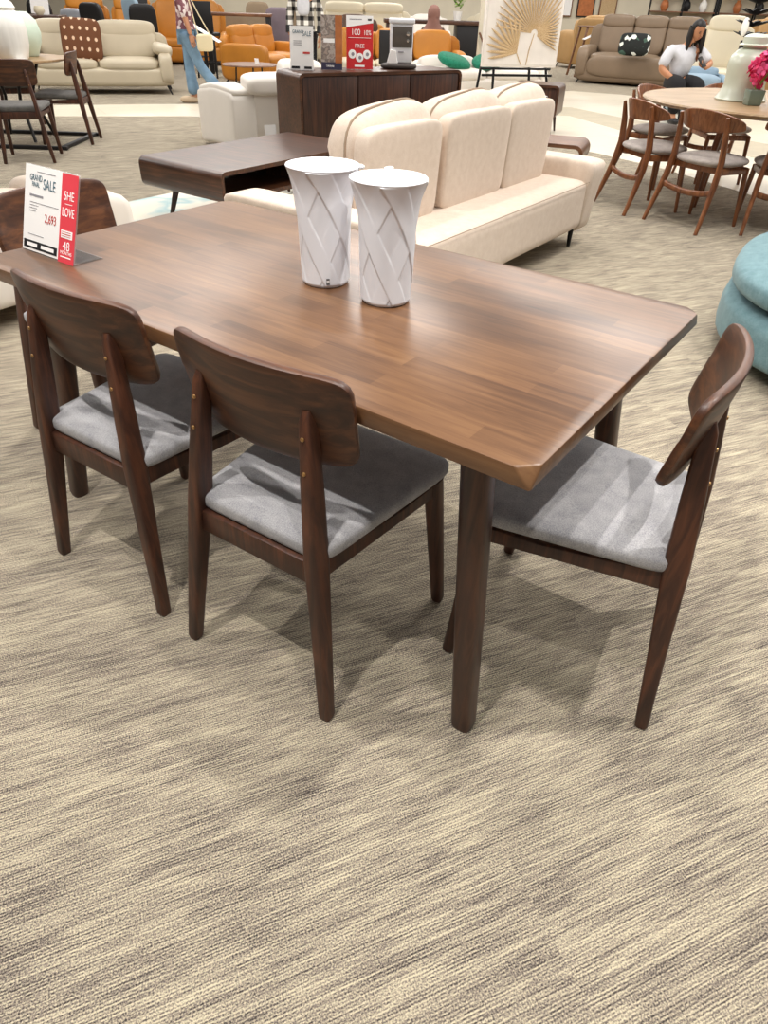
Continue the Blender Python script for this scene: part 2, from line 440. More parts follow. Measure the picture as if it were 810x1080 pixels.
def text(s, size, parent, mat, loc, rot=(PI/2, 0, 0), align='CENTER', name='lettering', ext=.0003, sx=1.0):
    cu = D.curves.new(name, 'FONT'); cu.body = s; cu.size = size; cu.align_x = align; cu.align_y = 'CENTER'; cu.extrude = ext
    cu.materials.append(M[mat])
    t = D.objects.new(name, cu); C.objects.link(t); bpy.context.view_layer.update()
    me = D.meshes.new_from_object(t.evaluated_get(bpy.context.evaluated_depsgraph_get())); D.objects.remove(t)
    o = D.objects.new(name, me); C.objects.link(o); o.parent = parent; o.location = loc; o.rotation_euler = rot; o.scale = (sx, 1, 1)
    if not me.materials: me.materials.append(M[mat])
    return o

# ------------------------------------------------------------------ the frame the furniture near the camera is laid out in
TA = -.614
N0 = Vector((.225, .863, 0)); U = Vector((math.cos(TA), math.sin(TA), 0)); V = Vector((-math.sin(TA), math.cos(TA), 0))
def ST(s, t, z=0): return N0 + U*s + V*t + Vector((0, 0, z))

# ------------------------------------------------------------------ SETTING
bm = BM()
add(bm, [(-40, -8, 0), (40, -8, 0), (40, 45, 0), (-40, 45, 0), (-40, -8, -.1), (40, -8, -.1), (40, 45, -.1), (-40, 45, -.1)],
    [(0, 1, 2, 3), (7, 6, 5, 4), (0, 4, 5, 1), (1, 5, 6, 2), (2, 6, 7, 3), (3, 7, 4, 0)])
struct(obj('floor', bm, 'carpet', smooth=0))
bm = BM()
near = [(-14, 7.2), (-9, 8.75), (-5, 9.75), (-2.75, 10.29), (-.6, 10.2), (1.2, 9.4), (2.2, 8.55), (2.75, 7.7), (3.15, 6.7), (3.7, 5.2), (4.6, 3.4)]
far = [(8.2, 5.2), (7.2, 8.5), (6.0, 11.6), (5.0, 14.0), (4.15, 14.85), (3.29, 15.2), (2.0, 14.6), (.5, 13.2), (-1.2, 12.0), (-3.31, 11.45), (-5.44, 10.68), (-9, 9.7), (-14, 8.2)]
prism(bm, near + far, .0005, .004)
struct(obj('floor_aisle', bm, 'tile', smooth=0))
bm = BM()
prism(bm, [(1.0, 11.7), (2.55, 11.6), (2.95, 10.35), (3.6, 9.2), (4.6, 7.6), (5.4, 8.2), (4.3, 10.0), (3.35, 11.5), (2.78, 12.6), (1.2, 12.6)], .004, .006)
struct(obj('floor_band', bm, 'band', smooth=0))
bm = BM(); rbox(bm, 0, 31, 2.0, 70, .3, 4.0, .01); struct(obj('wall_back', bm, 'wallcream', smooth=0))
bm = BM(); rbox(bm, -22, 12, 2.0, .3, 38, 4.0, .01); struct(obj('wall_left', bm, 'wallcream', smooth=0))
bm = BM(); rbox(bm, 22, 12, 2.0, .3, 38, 4.0, .01); struct(obj('wall_right', bm, 'wallcream', smooth=0))

# ------------------------------------------------------------------ DINING TABLE
TL_, TW_ = 1.61, .89
tb = thing('dining_table', 'large dark walnut dining table with grey seated chairs around it', 'table', ST(-TL_/2, TW_/2), TA)
def table_top(bm, L, W, z0, z1, c=.033):
    a, b = L/2, W/2
    bot = [(-a, -b), (a, -b), (a, b), (-a, b)]
    verts = [(x, y, z0) for x, y in bot]
    top = []
    for (x, y) in bot:
        sx, sy = (1 if x > 0 else -1), (1 if y > 0 else -1)
        p1, p2 = (x - sx*c, y, z1), (x, y - sy*c, z1)
        top += [p1, p2] if sx*sy > 0 and False else [p1, p2]
    b2 = BM()
    vb = [b2.verts.new(v) for v in verts]; vt = [b2.verts.new(v) for v in top]
    # order of the top outline
    o = [vt[0], vt[2], vt[3], vt[5], vt[4], vt[6], vt[7], vt[1]]
    b2.faces.new(o); b2.faces.new(vb[::-1])
    b2.faces.new((vb[0], vb[1], vt[2], vt[0])); b2.faces.new((vb[1], vb[2], vt[5], vt[3]))
    b2.faces.new((vb[2], vb[3], vt[6], vt[4])); b2.faces.new((vb[3], vb[0], vt[1], vt[7]))
    b2.faces.new((vb[0], vt[0], vt[1])); b2.faces.new((vb[1], vt[3], vt[2])); b2.faces.new((vb[2], vt[4], vt[5])); b2.faces.new((vb[3], vt[7], vt[6]))
    bmesh.ops.recalc_face_normals(b2, faces=b2.faces[:])
    bmesh.ops.bevel(b2, geom=b2.edges[:], offset=.0035, segments=2, profile=.5, affect='EDGES')
    merge(bm, b2)
bm = BM(); table_top(bm, TL_, TW_, .714, .75); obj('tabletop', bm, 'table', tb, 30)
for sx in (-1, 1):
    for sy in (-1, 1):
        bm = BM()
        f = Vector((sx*(TL_/2-.074), sy*(TW_/2-.056), 0)); t = Vector((sx*(TL_/2-.155), sy*(TW_/2-.118), .716))
        tube(bm, [f, f.lerp(t, .02), f.lerp(t, .5), f.lerp(t, .98), t], [.022, .0255, .028, .030, .030], 20, 3.2, ref=(1, 0, 0))
        obj('leg', bm, 'leg', tb)
bm = BM()
for sy in (-1, 1): beam(bm, (-TL_/2+.17, sy*(TW_/2-.13), .688), (TL_/2-.17, sy*(TW_/2-.13), .688), .022, .054)
for sx in (-1, 1): beam(bm, (sx*(TL_/2-.17), -TW_/2+.13, .688), (sx*(TL_/2-.17), TW_/2-.13, .688), .022, .054)
obj('apron', bm, 'leg', tb)

# ------------------------------------------------------------------ DINING CHAIRS (four round the big table)
def make_chair(label):
    ch = thing('dining_chair', label, 'chair', group='walnut chairs around the big table')
    for s in (-1, 1):
        bm = BM()
        a, m_, t = Vector((s*.213, -.237, 0)), Vector((s*.163, -.190, .43)), Vector((s*.132, -.160, .735))
        tube(bm, [a, a.lerp(m_, .02), a.lerp(m_, .5), m_, m_.lerp(t, .5), m_.lerp(t, .93), t],
             [(.012, .012), (.0148, .015), (.0172, .019), (.0172, .026), (.0155, .022), (.013, .016), (.0095, .009)], 20, 5, ref=(1, 0, 0))
        lg = obj('rear_leg', bm, 'chairwood', ch)
        for f in (.62, .84):
            p = m_.lerp(t, f); bm = BM()
            lathe(bm, [(.0001, 0), (.0045, 0), (.004, .0025), (.0001, .0035)], 10, T(p.x, p.y-.0255+.008*f, p.z) @ RX(PI/2))
            obj('screw', bm, 'brass', lg)
        bm = BM()
        a, t = Vector((s*.223, .244, 0)), Vector((s*.200, .205, .415))
        tube(bm, [a, a.lerp(t, .02), a.lerp(t, .55), t], [.0125, .0155, .019, .0215], 16, 3.2, ref=(1, 0, 0))
        obj('front_leg', bm, 'chairwood', ch)
    bm = BM()
    beam(bm, (-.165, -.190, .383), (.165, -.190, .383), .026, .058)
    beam(bm, (-.195, .208, .385), (.195, .208, .385), .022, .05)
    for s in (-1, 1):
        pts = [(s*.163, -.19, .392), (s*.175, -.07, .386), (s*.190, .08, .384), (s*.203, .215, .388)]
        tube(bm, pts, [(.027, .011), (.020, .011), (.016, .011), (.021, .011)], 12, 5, ref=(0, 0, 1))
    obj('seat_frame', bm, 'chairwood', ch)
    bm = BM()
    def shape(q):
        y = q.y; f = (y+.2)/.4
        w = .186 + .046*f
        x = q.x*w
        dish = -.012*(1-(abs(x)/.23)**2)*(1-((y-.02)/.21)**2) if q.z > 0 else 0
        lift = .010*f
        return Vector((x, y+.029, .430 + q.z + dish + lift))
    puff(bm, None, 1.0, .222, .033, 12, 14, 0, 3.6, shape)
    obj('seat', bm, 'seat', ch, 60)
    bm = BM()
    def fmap(u_, v_):
        x = u_*(.215 + .004*v_)
        base = Vector((0, -.148, .606)).lerp(Vector((0, -.190, .813)), (v_+1)/2)
        y = base.y + .95*x*x - .003*(1-v_*v_)
        z = base.z - .035*(x*x/.044)*.12*(1 if v_ > 0 else -1)
        nrm = Vector((-1.9*x, 1, .206)).normalized()
        return Vector((x, y+.004, z)), nrm
    panel(bm, fmap, 8, 26, 14, .019, .006)
    obj('backrest', bm, 'backwood', ch, 40)
    return ch
ch = make_chair('grey seated walnut chair on the near side, nearest the table corner, in front of the sign-free half')
ch['label'] = 'walnut chair with grey seat, its back to us, middle of the nearest chairs'
ch.location = ST(-.555, .111); ch.rotation_euler = (0, 0, TA+.037)
dup(ch, ST(-1.108, .099), TA+.038, 'walnut chair with its back to us in front of the price sign')
dup(ch, ST(-.010, .482), TA+1.71, 'walnut chair seen side on at the right end of the table')
dup(ch, ST(-1.80, .44), TA-PI/2+.05, 'walnut chair facing us behind the price sign at the left table end')

# ------------------------------------------------------------------ WHITE VASES
def strap_relief(a, z):
    """raised overlapping straps wound round the vase"""
    h = 0.0
    for fam, sl, lift in ((.0, 7.6, .0010), (.55, -8.0, .0021)):
        for k in range(4):
            d = (a - fam - 2*PI*k/4 - sl*(z-.13) + PI) % (2*PI) - PI
            if abs(d) < .36: h = max(h, (lift + .0007*(d/.36)*(1 if sl > 0 else -1))*min(1, (.36-abs(d))/.022))
    return h
def make_vase(label, loc, rz):
    v = thing('vase', label, 'vase', loc, rz, 'white strapped vases on the table')
    bm = BM()
    def rad(z):
        f = z/.262
        return .0560 + .010*f + .005*f*f + .0125*max(0, (f-.72)/.28)**2
    prof = [(.001, .0), (.050, .0), (.054, .002)]
    nz = 120
    prof += [(rad(.006 + .256*i/nz), .006 + .256*i/nz) for i in range(nz+1)]
    n_out = len(prof)
    prof += [(.0845, .264), (.083, .2665), (.078, .266), (.075, .258)]
    prof += [(rad(z)-.007, z) for z in (.24, .2, .15, .1, .05, .012)] + [(.001, .010)]
    def fn(a, z): return strap_relief(a, z) if .006 < z < .2605 else (.0015*max(0, math.sin(3*a+1)) if z > .26 else 0)
    # relief only on the outside: build the outside and the inside as one surface
    rings = []
    n = 240
    for i, (r, z) in enumerate(prof):
        ring = []
        for k in range(n):
            a = 2*PI*k/n
            rr_ = r + (fn(a, z) if 3 <= i < n_out+3 else 0)
            ring.append((rr_*math.cos(a), rr_*math.sin(a), z))
        rings.append(ring)
    loft(bm, rings)
    obj('body', bm, 'vase', v, 50)
    # nub on the rim
    bm = BM(); puff(bm, T(.052, .072, .2665), .012, .006, .004, 3, 4); obj('rim_nub', bm, 'vase', v)
    return v
def px_dir(loc): return math.atan2(-loc.y, -loc.x)
va = ST(-.803, .463, .75); vb = ST(-.612, .455, .75)
v1 = make_vase('left white ceramic vase with black maker sticker at its foot', va, px_dir(va)+.35)
st_r = .0655
bm = BM()
def curved_patch(bm, a0, a1, z0, z1, r, n=6):
    vs = []
    for k in range(n+1):
        a = a0+(a1-a0)*k/n
        for rr_ in (r, r+.0012):
            for z in (z0, z1): vs.append((rr_*math.cos(a), rr_*math.sin(a), z))
    fs = []
    for k in range(n):
        b = 4*k; c = b+4
        fs += [(b+2, c+2, c+3, b+3), (b, b+1, c+1, c), (b+1, b+3, c+3, c+1), (b, c, c+2, b+2)]
    fs += [(0, 2, 3, 1), (4*n, 4*n+1, 4*n+3, 4*n+2)]
    add(bm, vs, fs)
curved_patch(bm, -.33, -.20, .012, .026, .0605)
stk = obj('sticker', bm, 'ink', v1)
bm = BM(); curved_patch(bm, -.315, -.275, .0155, .0225, .0618); curved_patch(bm, -.255, -.215, .0155, .0225, .0618); obj('sticker_print', bm, 'paper', stk)
make_vase('right white ceramic vase, nearest the camera', vb, px_dir(vb)+2.2)

# ------------------------------------------------------------------ PRICE SIGN ON THE TABLE
sg = thing('price_sign', 'upright acrylic price sign with red strip on the big table', 'sign', ST(-1.482, .132, .75), TA)
lean = math.atan2(.072, .20)
# holder: a bent clear sheet
bm = BM()
W2, Hs = .116, .215
prof = [(-.0015, 0), (-.0015+Hs*math.sin(lean), Hs*math.cos(lean)), (.0005+Hs*math.sin(lean), Hs*math.cos(lean)), (.002, .0025), (.085, .0025), (.085, 0)]
prism(bm, prof, -W2, W2, 0, 2, Matrix(((0, 0, 1, 0), (1, 0, 0, 0), (0, 1, 0, 0), (0, 0, 0, 1))))
obj('holder', bm, 'acrylic', sg, 0)
def sheet(parent, name, x0, x1, h0, h1, off, mat):
    bm = BM(); m_ = RX(-lean)
    rbox(bm, 0, 0, 0, x1-x0, .0008, h1-h0, 0, 1)
    bmesh.ops.transform(bm, matrix=m_ @ T((x0+x1)/2, off, (h0+h1)/2), verts=bm.verts[:])
    return obj(name, bm, mat, parent, 0)
sh = sheet(sg, 'price_sheet', -.114, .049, .003, .214, -.0035, 'paper')
rs = sheet(sg, 'red_strip', .0495, .1165, -.001, .212, -.0042, 'red')
def stext(s, size, x, h, mat, parent, off=-.0048, sx=1.0, align='CENTER'):
    p = RX(-lean) @ Vector((x, off, h))
    return text(s, size, parent, mat, p, (PI/2-lean, 0, 0), align, 'lettering', .0002, sx)
stext('GRAND', .021, -.064, .184, 'blueink', sh, sx=.75); stext('FINAL', .016, -.064, .168, 'blueink', sh, sx=.8)
stext('SALE', .036, -.004, .172, 'blueink', sh, sx=.72)
stext('2,693', .030, .008, .092, 'redink', sh, sx=.78)
def bars(parent, rows, mat, off):
    for (x0, x1, h0, h1) in rows: sheet(parent, 'print_line', x0, x1, h0, h1, off, mat)
bars(sh, [(-.09, -.03, .139, .144), (-.088, .04, .124, .1252), (-.088, -.05, .117, .1182), (-.088, -.055, .110, .1112), (-.088, -.06, .103, .1042), (-.09, -.02, .044, .0452), (-.06, .02, .199, .2005)], 'greyink', -.0043)
sheet(sh, 'footer_bar', -.108, .043, .009, .029, -.0043, 'ink')
bars(sh, [(-.092, -.046, .0145, .0235), (-.028, .03, .0145, .0235)], 'whiteink', -.0049)
stext('SHE', .030, .083, .160, 'whiteink', rs, -.005, .85); stext('LOVE', .030, .083, .121, 'whiteink', rs, -.005, .72)
sheet(rs, 'white_tag', .058, .106, .060, .079, -.0048, 'whiteink')
bars(rs, [(.062, .1, .0745, .0757), (.062, .1, .069, .071), (.062, .1, .064, .0652)], 'redink', -.0054)
stext('48', .032, .083, .040, 'whiteink', rs, -.005, .95); stext('MONTHS', .012, .083, .024, 'whiteink', rs, -.005)
bars(rs, [(.06, .105, .0125, .0155), (.068, .098, .141, .1425)], 'whiteink', -.005)

# ------------------------------------------------------------------ CREAM SOFA with upright back shells
so = thing('sofa', 'cream three seat sofa seen from behind with upright back shells', 'sofa', ST(-1.93, 2.82), TA)
# local x along U (rear is +x), y along V
bm = BM()
puff(bm, T(.02, 0, .265), .475, 1.13, .155, 14, 10, 0, 10); obj('platform', bm, 'cream', so, 50)
bm = BM()
for y0, y1 in ((-.98, -.32), (-.31, .33), (.34, .95)):
    puff(bm, T(-.30, (y0+y1)/2, .405), .26, (y1-y0)/2, .05, 7, 8, .25, 4)
obj('seat_cushion', bm, 'cream', so, 60)
for (y0, y1) in ((-.985, -.375), (-.315, .36), (.365, .93)):
    bm = BM()
    def shell(q):
        f = (q.z+.23)/.46
        return Vector((q.x + .02*f, q.y*(1.0+.03*f), q.z))
    puff(bm, T(.155, (y0+y1)/2, .625), .048, (y1-y0)/2-.004, .235, 12, 10, 0, 8, shell); obj('back_shell', bm, 'cream', so, 50)
    bm = BM()
    rnd = random.Random(int(y0*100))
    def pil(q):
        n = .012*math.sin(9*q.y+rnd.random()*.01) + .008*math.sin(17*q.z+5*q.y)
        return Vector((q.x*(1+.2*(q.z > .1)) + n, q.y, q.z + .012*math.sin(7*q.y)))
    puff(bm, T(.045, (y0+y1)/2+.04, .668) @ RY(R(-4)), .115, (y1-y0)/2+.03, .255, 3.6, 12, 0, 3.6, pil); p = obj('back_pillow', bm, 'cream', so, 70)
    bm = BM()
    pts = []
    for k in range(40):
        a = 2*PI*k/40
        ca, sa = math.cos(a), math.sin(a); kk = 3.6
        l = (abs(ca)**kk+abs(sa)**kk)**(1/kk)
        yy, zz = ca/l*((y1-y0)/2+.031), sa/l*.257
        xx = .03 if zz > 0 else .02
        pts.append((T(.045, (y0+y1)/2+.04, .668) @ RY(R(-4))) @ Vector((xx, yy, zz + .012*math.sin(7*yy))))
    tube(bm, pts+[pts[0]], .006, 8); obj('piping', bm, 'seam', p)
for s in (-1, 1):
    bm = BM()
    def armf(q, s=s):
        f = (q.z+.24)/.48
        return Vector((q.x + .03*f*(1 if q.x > 0 else -1), q.y*(.8+.35*f) + s*.07*f*f, q.z))
    puff(bm, T(.0, s*1.06, .305 if s > 0 else .318), .49, .095, .215 if s > 0 else .230, 16, 12, 0, 12, armf); obj('arm', bm, 'cream', so, 50)
for sx in (-.4, .44):
    for s in (-1, 1):
        bm = BM(); tube(bm, [(sx, s*.98, 0), (sx, s*.98, .13)], [.012, .018], 10); obj('leg', bm, 'blackmetal', so)
bm = BM(); beam(bm, (.497, -1.05, .405), (.497, 1.05, .405), .004, .004, .001); obj('seam', bm, 'seam', so)

# ------------------------------------------------------------------ COFFEE TABLE (open rounded box)
ct = thing('coffee_table', 'dark walnut coffee table with rounded open box top before cream sofa', 'table', ST(-3.62, 3.06, .010), TA)
bm = BM()
out = rrect(1.52, .185, .045, 6); inn = rrect(1.52-.05, .185-.05, .022, 6)
ro = [[(x, y, .3275+z) for y, z in out] for x in (-.40, .40)]
b2 = BM()
rings = [[b2.verts.new((x, y, .3275+z)) for y, z in pr] for x in (-.40, .40) for pr in (out, inn)]
n = len(out)
for a, b in ((rings[0], rings[2]), (rings[3], rings[1]), (rings[1], rings[0]), (rings[2], rings[3])):
    for k in range(n): b2.faces.new((a[k], a[(k+1) % n], b[(k+1) % n], b[k]))
merge(bm, b2); obj('box_frame', bm, 'darkwood_x', ct, 30)
bm = BM(); rbox(bm, 0, .02, .3275, .74, .02, .13, .002); obj('divider', bm, 'darkwood_z', ct)
bm = BM(); rbox(bm, -.1, 0, .3275, .02, 1.45, .13, .002); obj('back_panel', bm, 'darkwood_x', ct)
for sx in (-1, 1):
    for sy in (-1, 1):
        bm = BM(); tube(bm, [(sx*.33, sy*.62, 0), (sx*.29, sy*.55, .237)], [.013, .024], 12); obj('leg', bm, 'darkwood_z', ct)
bm = BM(); prism(bm, rrect(2.3, 2.2, .02, 2), .001, .010, 0, 1)
rg = obj('area_rug', bm, 'rug', None, 0, ST(-3.45, 2.66), (0, 0, TA)); tag(rg, 'pale cream and blue rug under the dark coffee table', 'rug')

# ------------------------------------------------------------------ CREDENZA (sideboard)
def from_dir(p0, p1):
    a = math.atan2(p1[1]-p0[1], p1[0]-p0[0]); return a, math.hypot(p1[0]-p0[0], p1[1]-p0[1])
CR_A, CR_W = from_dir((-.83, 6.72), (.60, 7.62))
cr = thing('sideboard', 'dark walnut sideboard with rounded corners carrying the display signs', 'sideboard', ((-.83+.60)/2 - math.sin(CR_A)*.24, (6.72+7.62)/2 + math.cos(CR_A)*.24, 0), CR_A)
bm = BM()
w, h0, h1 = CR_W, .14, .80
out = rrect(w, h1-h0, .05, 6); inn = rrect(w-.05, h1-h0-.05, .027, 6)
b2 = BM()
rings = [[b2.verts.new((x, y, (h0+h1)/2+z)) for x, z in pr] for y in (-.24, .24) for pr in (out, inn)]
n = len(out)
for a, b in ((rings[0], rings[2]), (rings[3], rings[1]), (rings[1], rings[0]), (rings[2], rings[3])):
    for k in range(n): b2.faces.new((a[k], a[(k+1) % n], b[(k+1) % n], b[k]))
merge(bm, b2); obj('carcass', bm, 'darkwood_x', cr, 30)
dw = (w-.056)/3
for k in range(3):
    bm = BM(); rbox(bm, -w/2+.028+dw*(k+.5), -.222, (h0+h1)/2, dw-.008, .02, h1-h0-.056, .004); obj('door', bm, 'darkwood_z', cr)
bm = BM(); rbox(bm, 0, .22, (h0+h1)/2, w-.056, .015, h1-h0-.056, .002); obj('back_panel', bm, 'darkwood_x', cr)
for sx in (-1, 1):
    for y in (-.17, .17):
        bm = BM(); tube(bm, [(sx*(w/2-.2), y, 0), (sx*(w/2-.22), y, .15)], [.014, .024], 12); obj('leg', bm, 'darkwood_z', cr)
def on_cr(x, y, z=.80): return Vector((cr.location.x + x*math.cos(CR_A) - y*math.sin(CR_A), cr.location.y + x*math.sin(CR_A) + y*math.cos(CR_A), z))

def stand_sign(name, label, loc, rz, w, h, mat_sheet, lean_=.15):
    s = thing(name, label, 'sign', loc, rz, 'display signs on the dark sideboard')
    bm = BM(); prism(bm, [(-.002, 0), (-.002+h*math.sin(lean_), h*math.cos(lean_)), (.001+h*math.sin(lean_), h*math.cos(lean_)), (.003, .003), (.07, .003), (.07, 0)], -w/2-.004, w/2+.004, 0, 1,
          Matrix(((0, 0, 1, 0), (1, 0, 0, 0), (0, 1, 0, 0), (0, 0, 0, 1)))); obj('holder', bm, 'acrylic', s, 0)
    def sh_(nm, x0, x1, a, b, off, mat, par=None):
        bm = BM(); rbox(bm, 0, 0, 0, x1-x0, .0012, b-a, 0, 1)
        bmesh.ops.transform(bm, matrix=RX(-lean_) @ T((x0+x1)/2, off, (a+b)/2), verts=bm.verts[:])
        return obj(nm, bm, mat, par or s, 0)
    base = sh_('sheet', -w/2, w/2, .003, h-.003, -.005, mat_sheet)
    def tx(t, size, x, a, mat, sx=1.0): return text(t, size, base, mat, RX(-lean_) @ Vector((x, -.0075, a)), (PI/2-lean_, 0, 0), 'CENTER', 'lettering', .0003, sx)
    return s, base, (lambda nm, x0, x1, a, b, mat, off=-.0065: sh_(nm, x0, x1, a, b, off, mat, base)), tx
fr_ = CR_A - R(30)
s, b_, add_, tx = stand_sign('leaflet_stand', 'white price leaflet in clear stand, leftmost on the sideboard', on_cr(-.70, .0), -.05, .20, .32, 'paper')
tx('GRAND', .034, -.03, .275, 'blueink', .8); tx('SALE', .05, .045, .262, 'blueink', .7)
for a in (.21, .196, .182): add_('print_line', -.07, .0, a, a+.004, 'greyink')
add_('print_line', .01, .07, .12, .135, 'redink'); add_('footer_bar', -.09, -.02, .012, .03, 'ink'); add_('footer_bar', .02, .085, .012, .03, 'ink')
s, b_, add_, tx = stand_sign('brochure_stand', 'brown and orange photo brochure stand on the sideboard', on_cr(-.42, -.02), .02, .185, .40, 'greyphoto')
add_('orange_band', .03, .092, .05, .395, 'rosewood_orange'); add_('navy_band', -.092, .092, .003, .058, 'navy')
add_('photo_slab', -.07, .025, .2, .23, 'paper'); add_('print_line', -.05, .02, .022, .036, 'whiteink')
s, b_, add_, tx = stand_sign('promotion_sign', 'red promotion sign with white top on the sideboard', on_cr(-.14, -.02), .06, .235, .40, 'deepred')
add_('white_top', -.1175, .1175, .345, .397, 'paper')
bm = BM(); add(bm, [(-.1175, -.0068, .345), (.1175, -.0068, .345), (-.1175, -.0068, .31)], [(0, 1, 2)]); bmesh.ops.transform(bm, matrix=RX(-.15), verts=bm.verts[:]); obj('white_wedge', bm, 'paper', b_, 0)
add_('print_line', -.09, .02, .365, .372, 'greyink'); add_('print_line', .07, .105, .36, .375, 'ink')
tx('100', .062, -.035, .275, 'whiteink', .9); tx('10%', .05, .068, .272, 'whiteink', .8)
tx('FREE', .042, .0, .175, 'whiteink'); add_('print_line', -.1, .1, .235, .238, 'whiteink'); add_('print_line', -.045, .045, .02, .035, 'whiteink')
for x, a in ((-.065, .115), (.0, .09), (.065, .115)):
    bm = BM(); lathe(bm, [(.0001, 0), (.034, 0), (.034, .001), (.0001, .001)], 24, RX(-.15) @ T(x, -.0065, a) @ RX(PI/2)); pp = obj('white_disc', bm, 'whiteink', b_, 0)
    bm = BM(); lathe(bm, [(.0001, 0), (.014, 0), (.014, .001), (.0001, .001)], 12, RX(-.15) @ T(x+.004, -.0078, a) @ RX(PI/2)); obj('gift_picture', bm, 'greyink', pp, 0)
# white appliance on a dark tray
tr = tag(obj('tray', (lambda b: (puff(b, T(0, 0, .022), .165, .115, .022, 3, 8, 0, 4), b)[1])(BM()), 'slate', None, 50, on_cr(.28, -.01), (0, 0, .10)), 'dark oval slate tray under the white appliance', 'tray')
ap = thing('water_dispenser', 'white appliance with smoky front window standing on a dark tray', 'appliance', on_cr(.30, -.01, .8435), .12)
bm = BM(); rbox(bm, 0, 0, .15, .195, .15, .30, .018, 3, None, (1.06, 1.0)); obj('body', bm, 'plastic', ap)
bm = BM(); rbox(bm, 0, 0, .317, .222, .17, .04, .012, 3); obj('lid', bm, 'plastic', ap)
bm = BM(); rbox(bm, 0, -.074, .20, .18, .012, .155, .004); pw = obj('front_window', bm, 'smoke', ap)
bm = BM(); lathe(bm, [(.0001, 0), (.018, 0), (.016, .006), (.0001, .008)], 16, T(.05, -.08, .225) @ RX(PI/2)); lathe(bm, [(.0001, 0), (.014, 0), (.012, .006), (.0001, .008)], 16, T(.05, -.08, .175) @ RX(PI/2)); obj('knob', bm, 'chrome', pw)
bm = BM(); rbox(bm, -.01, -.077, .09, .05, .006, .01, .001); obj('badge', bm, 'greyink', ap)
bm = BM(); prism(bm, [(-.05, 0), (.05, 0), (.03, .10), (-.02, .11)], -.02, .0, .004, 1, RX(PI/2)); lf = obj('folded_leaflet', bm, 'paper', None, 20, on_cr(.185, -.05, .8435), (0, 0, .1)); tag(lf, 'small folded white leaflet on the tray beside the appliance', 'leaflet')

# ------------------------------------------------------------------ generic upholstered seats
def sofa_bg(name, label, cat, loc, rz, w, d, hs, ha, hb, mat, nseat=2, arm_w=.2, legs='blackmetal', leg_h=.12, head=False, arm_round=4, parts=True, arm_roll=False, group=None, seatmat=None):
    """front is -y; w,d overall; hs seat height, ha arm height, hb back height"""
    r = thing(name, label, cat, loc, rz, group)
    bm = BM(); puff(bm, T(0, 0, (leg_h+hs-.12)/2), w/2-.02, d/2-.03, (hs-.12-leg_h)/2+.02, 12, 6, 0, 8); obj('base', bm, mat, r, 50)
    iw = w - 2*arm_w
    for k in range(nseat):
        x = -iw/2 + iw/nseat*(k+.5)
        bm = BM(); puff(bm, T(x, -.08, hs-.07), iw/nseat/2, d/2-.10, .085, 6, 8, .15, 4); obj('seat_cushion', bm, seatmat or mat, r, 60)
        bm = BM(); puff(bm, T(x, d/2-.2, (hs+hb)/2-.02) @ RX(R(-10)), iw/nseat/2, .11, (hb-hs)/2+.02, 5, 8, 0, 4); bk = obj('back_cushion', bm, mat, r, 60)
        if head:
            bm = BM(); puff(bm, T(x, d/2-.17, hb-.04) @ RX(R(-6)), iw/nseat/2, .12, .12, 4, 8, 0, 4); obj('headrest', bm, mat, bk, 60)
    for s in (-1, 1):
        bm = BM(); puff(bm, T(s*(w/2-arm_w/2), -.02, (leg_h+ha)/2), arm_w/2, d/2-.03, (ha-leg_h)/2, arm_round*1.6, 8, 0, arm_round); a = obj('arm', bm, mat, r, 60)
        if arm_roll:
            bm = BM(); puff(bm, T(s*(w/2-arm_w*.62), -.06, ha+.02) @ RY(s*R(14)), arm_w*.75, d/2-.16, .085, 4, 8, 0, 3); obj('arm_pad', bm, mat, a, 60)
    bm = BM(); puff(bm, T(0, d/2-.09, (leg_h+hb-.06)/2), w/2-.03, .08, (hb-.06-leg_h)/2, 10, 6, 0, 8); obj('back_frame', bm, mat, r, 50)
    for sx in (-1, 1):
        for sy in (-1, 1):
            bm = BM(); tube(bm, [(sx*(w/2-.06), sy*(d/2-.08), 0), (sx*(w/2-.12), sy*(d/2-.12), leg_h+.02)], [.010, .02], 8); obj('leg', bm, legs, r)
    return r
def at_dir(p, face):  # rotation that makes local -y look along 'face'
    return math.atan2(face[0], -face[1])

# ------------------------------------------------------------------ TEAL CURVED SOFA at the right edge
ts = thing('curved_sofa', 'rounded teal velvet sofa cut off by the right edge of the photo', 'sofa', (2.36, 3.02, 0), R(-120))
bm = BM(); puff(bm, T(0, 0, .175), .80, .80, .125, 2.3, 14, 0, 6); obj('base', bm, 'teal', ts, 60)
bm = BM(); puff(bm, T(0, -.07, .365), .74, .72, .095, 2.6, 14, .12, 3.2); sc_ = obj('seat_cushion', bm, 'teal', ts, 70)
bm = BM()
tube(bm, [(.737*math.cos(a), -.07+.717*math.sin(a), .345) for a in [2*PI*k/60 for k in range(61)]], .006, 8); obj('piping', bm, 'piping_teal', sc_)
bm = BM()
pts = []; rad = []
for k in range(25):
    a = R(-15 + 210*k/24)
    pts.append((.71*math.cos(a), .71*math.sin(a), .385)); f = min(k, 24-k)/3
    s_ = min(1, .45+.55*f); rad.append((.115*s_, .085*s_))
tube(bm, pts, rad, 16, 2.6, ref=(0, 0, 1)); obj('back_rest', bm, 'teal', ts, 70)
for a in (45, 135, 225, 315):
    bm = BM(); tube(bm, [(.55*math.cos(R(a)), .55*math.sin(R(a)), 0), (.55*math.cos(R(a)), .55*math.sin(R(a)), .08)], .022, 8); obj('leg', bm, 'black', ts)

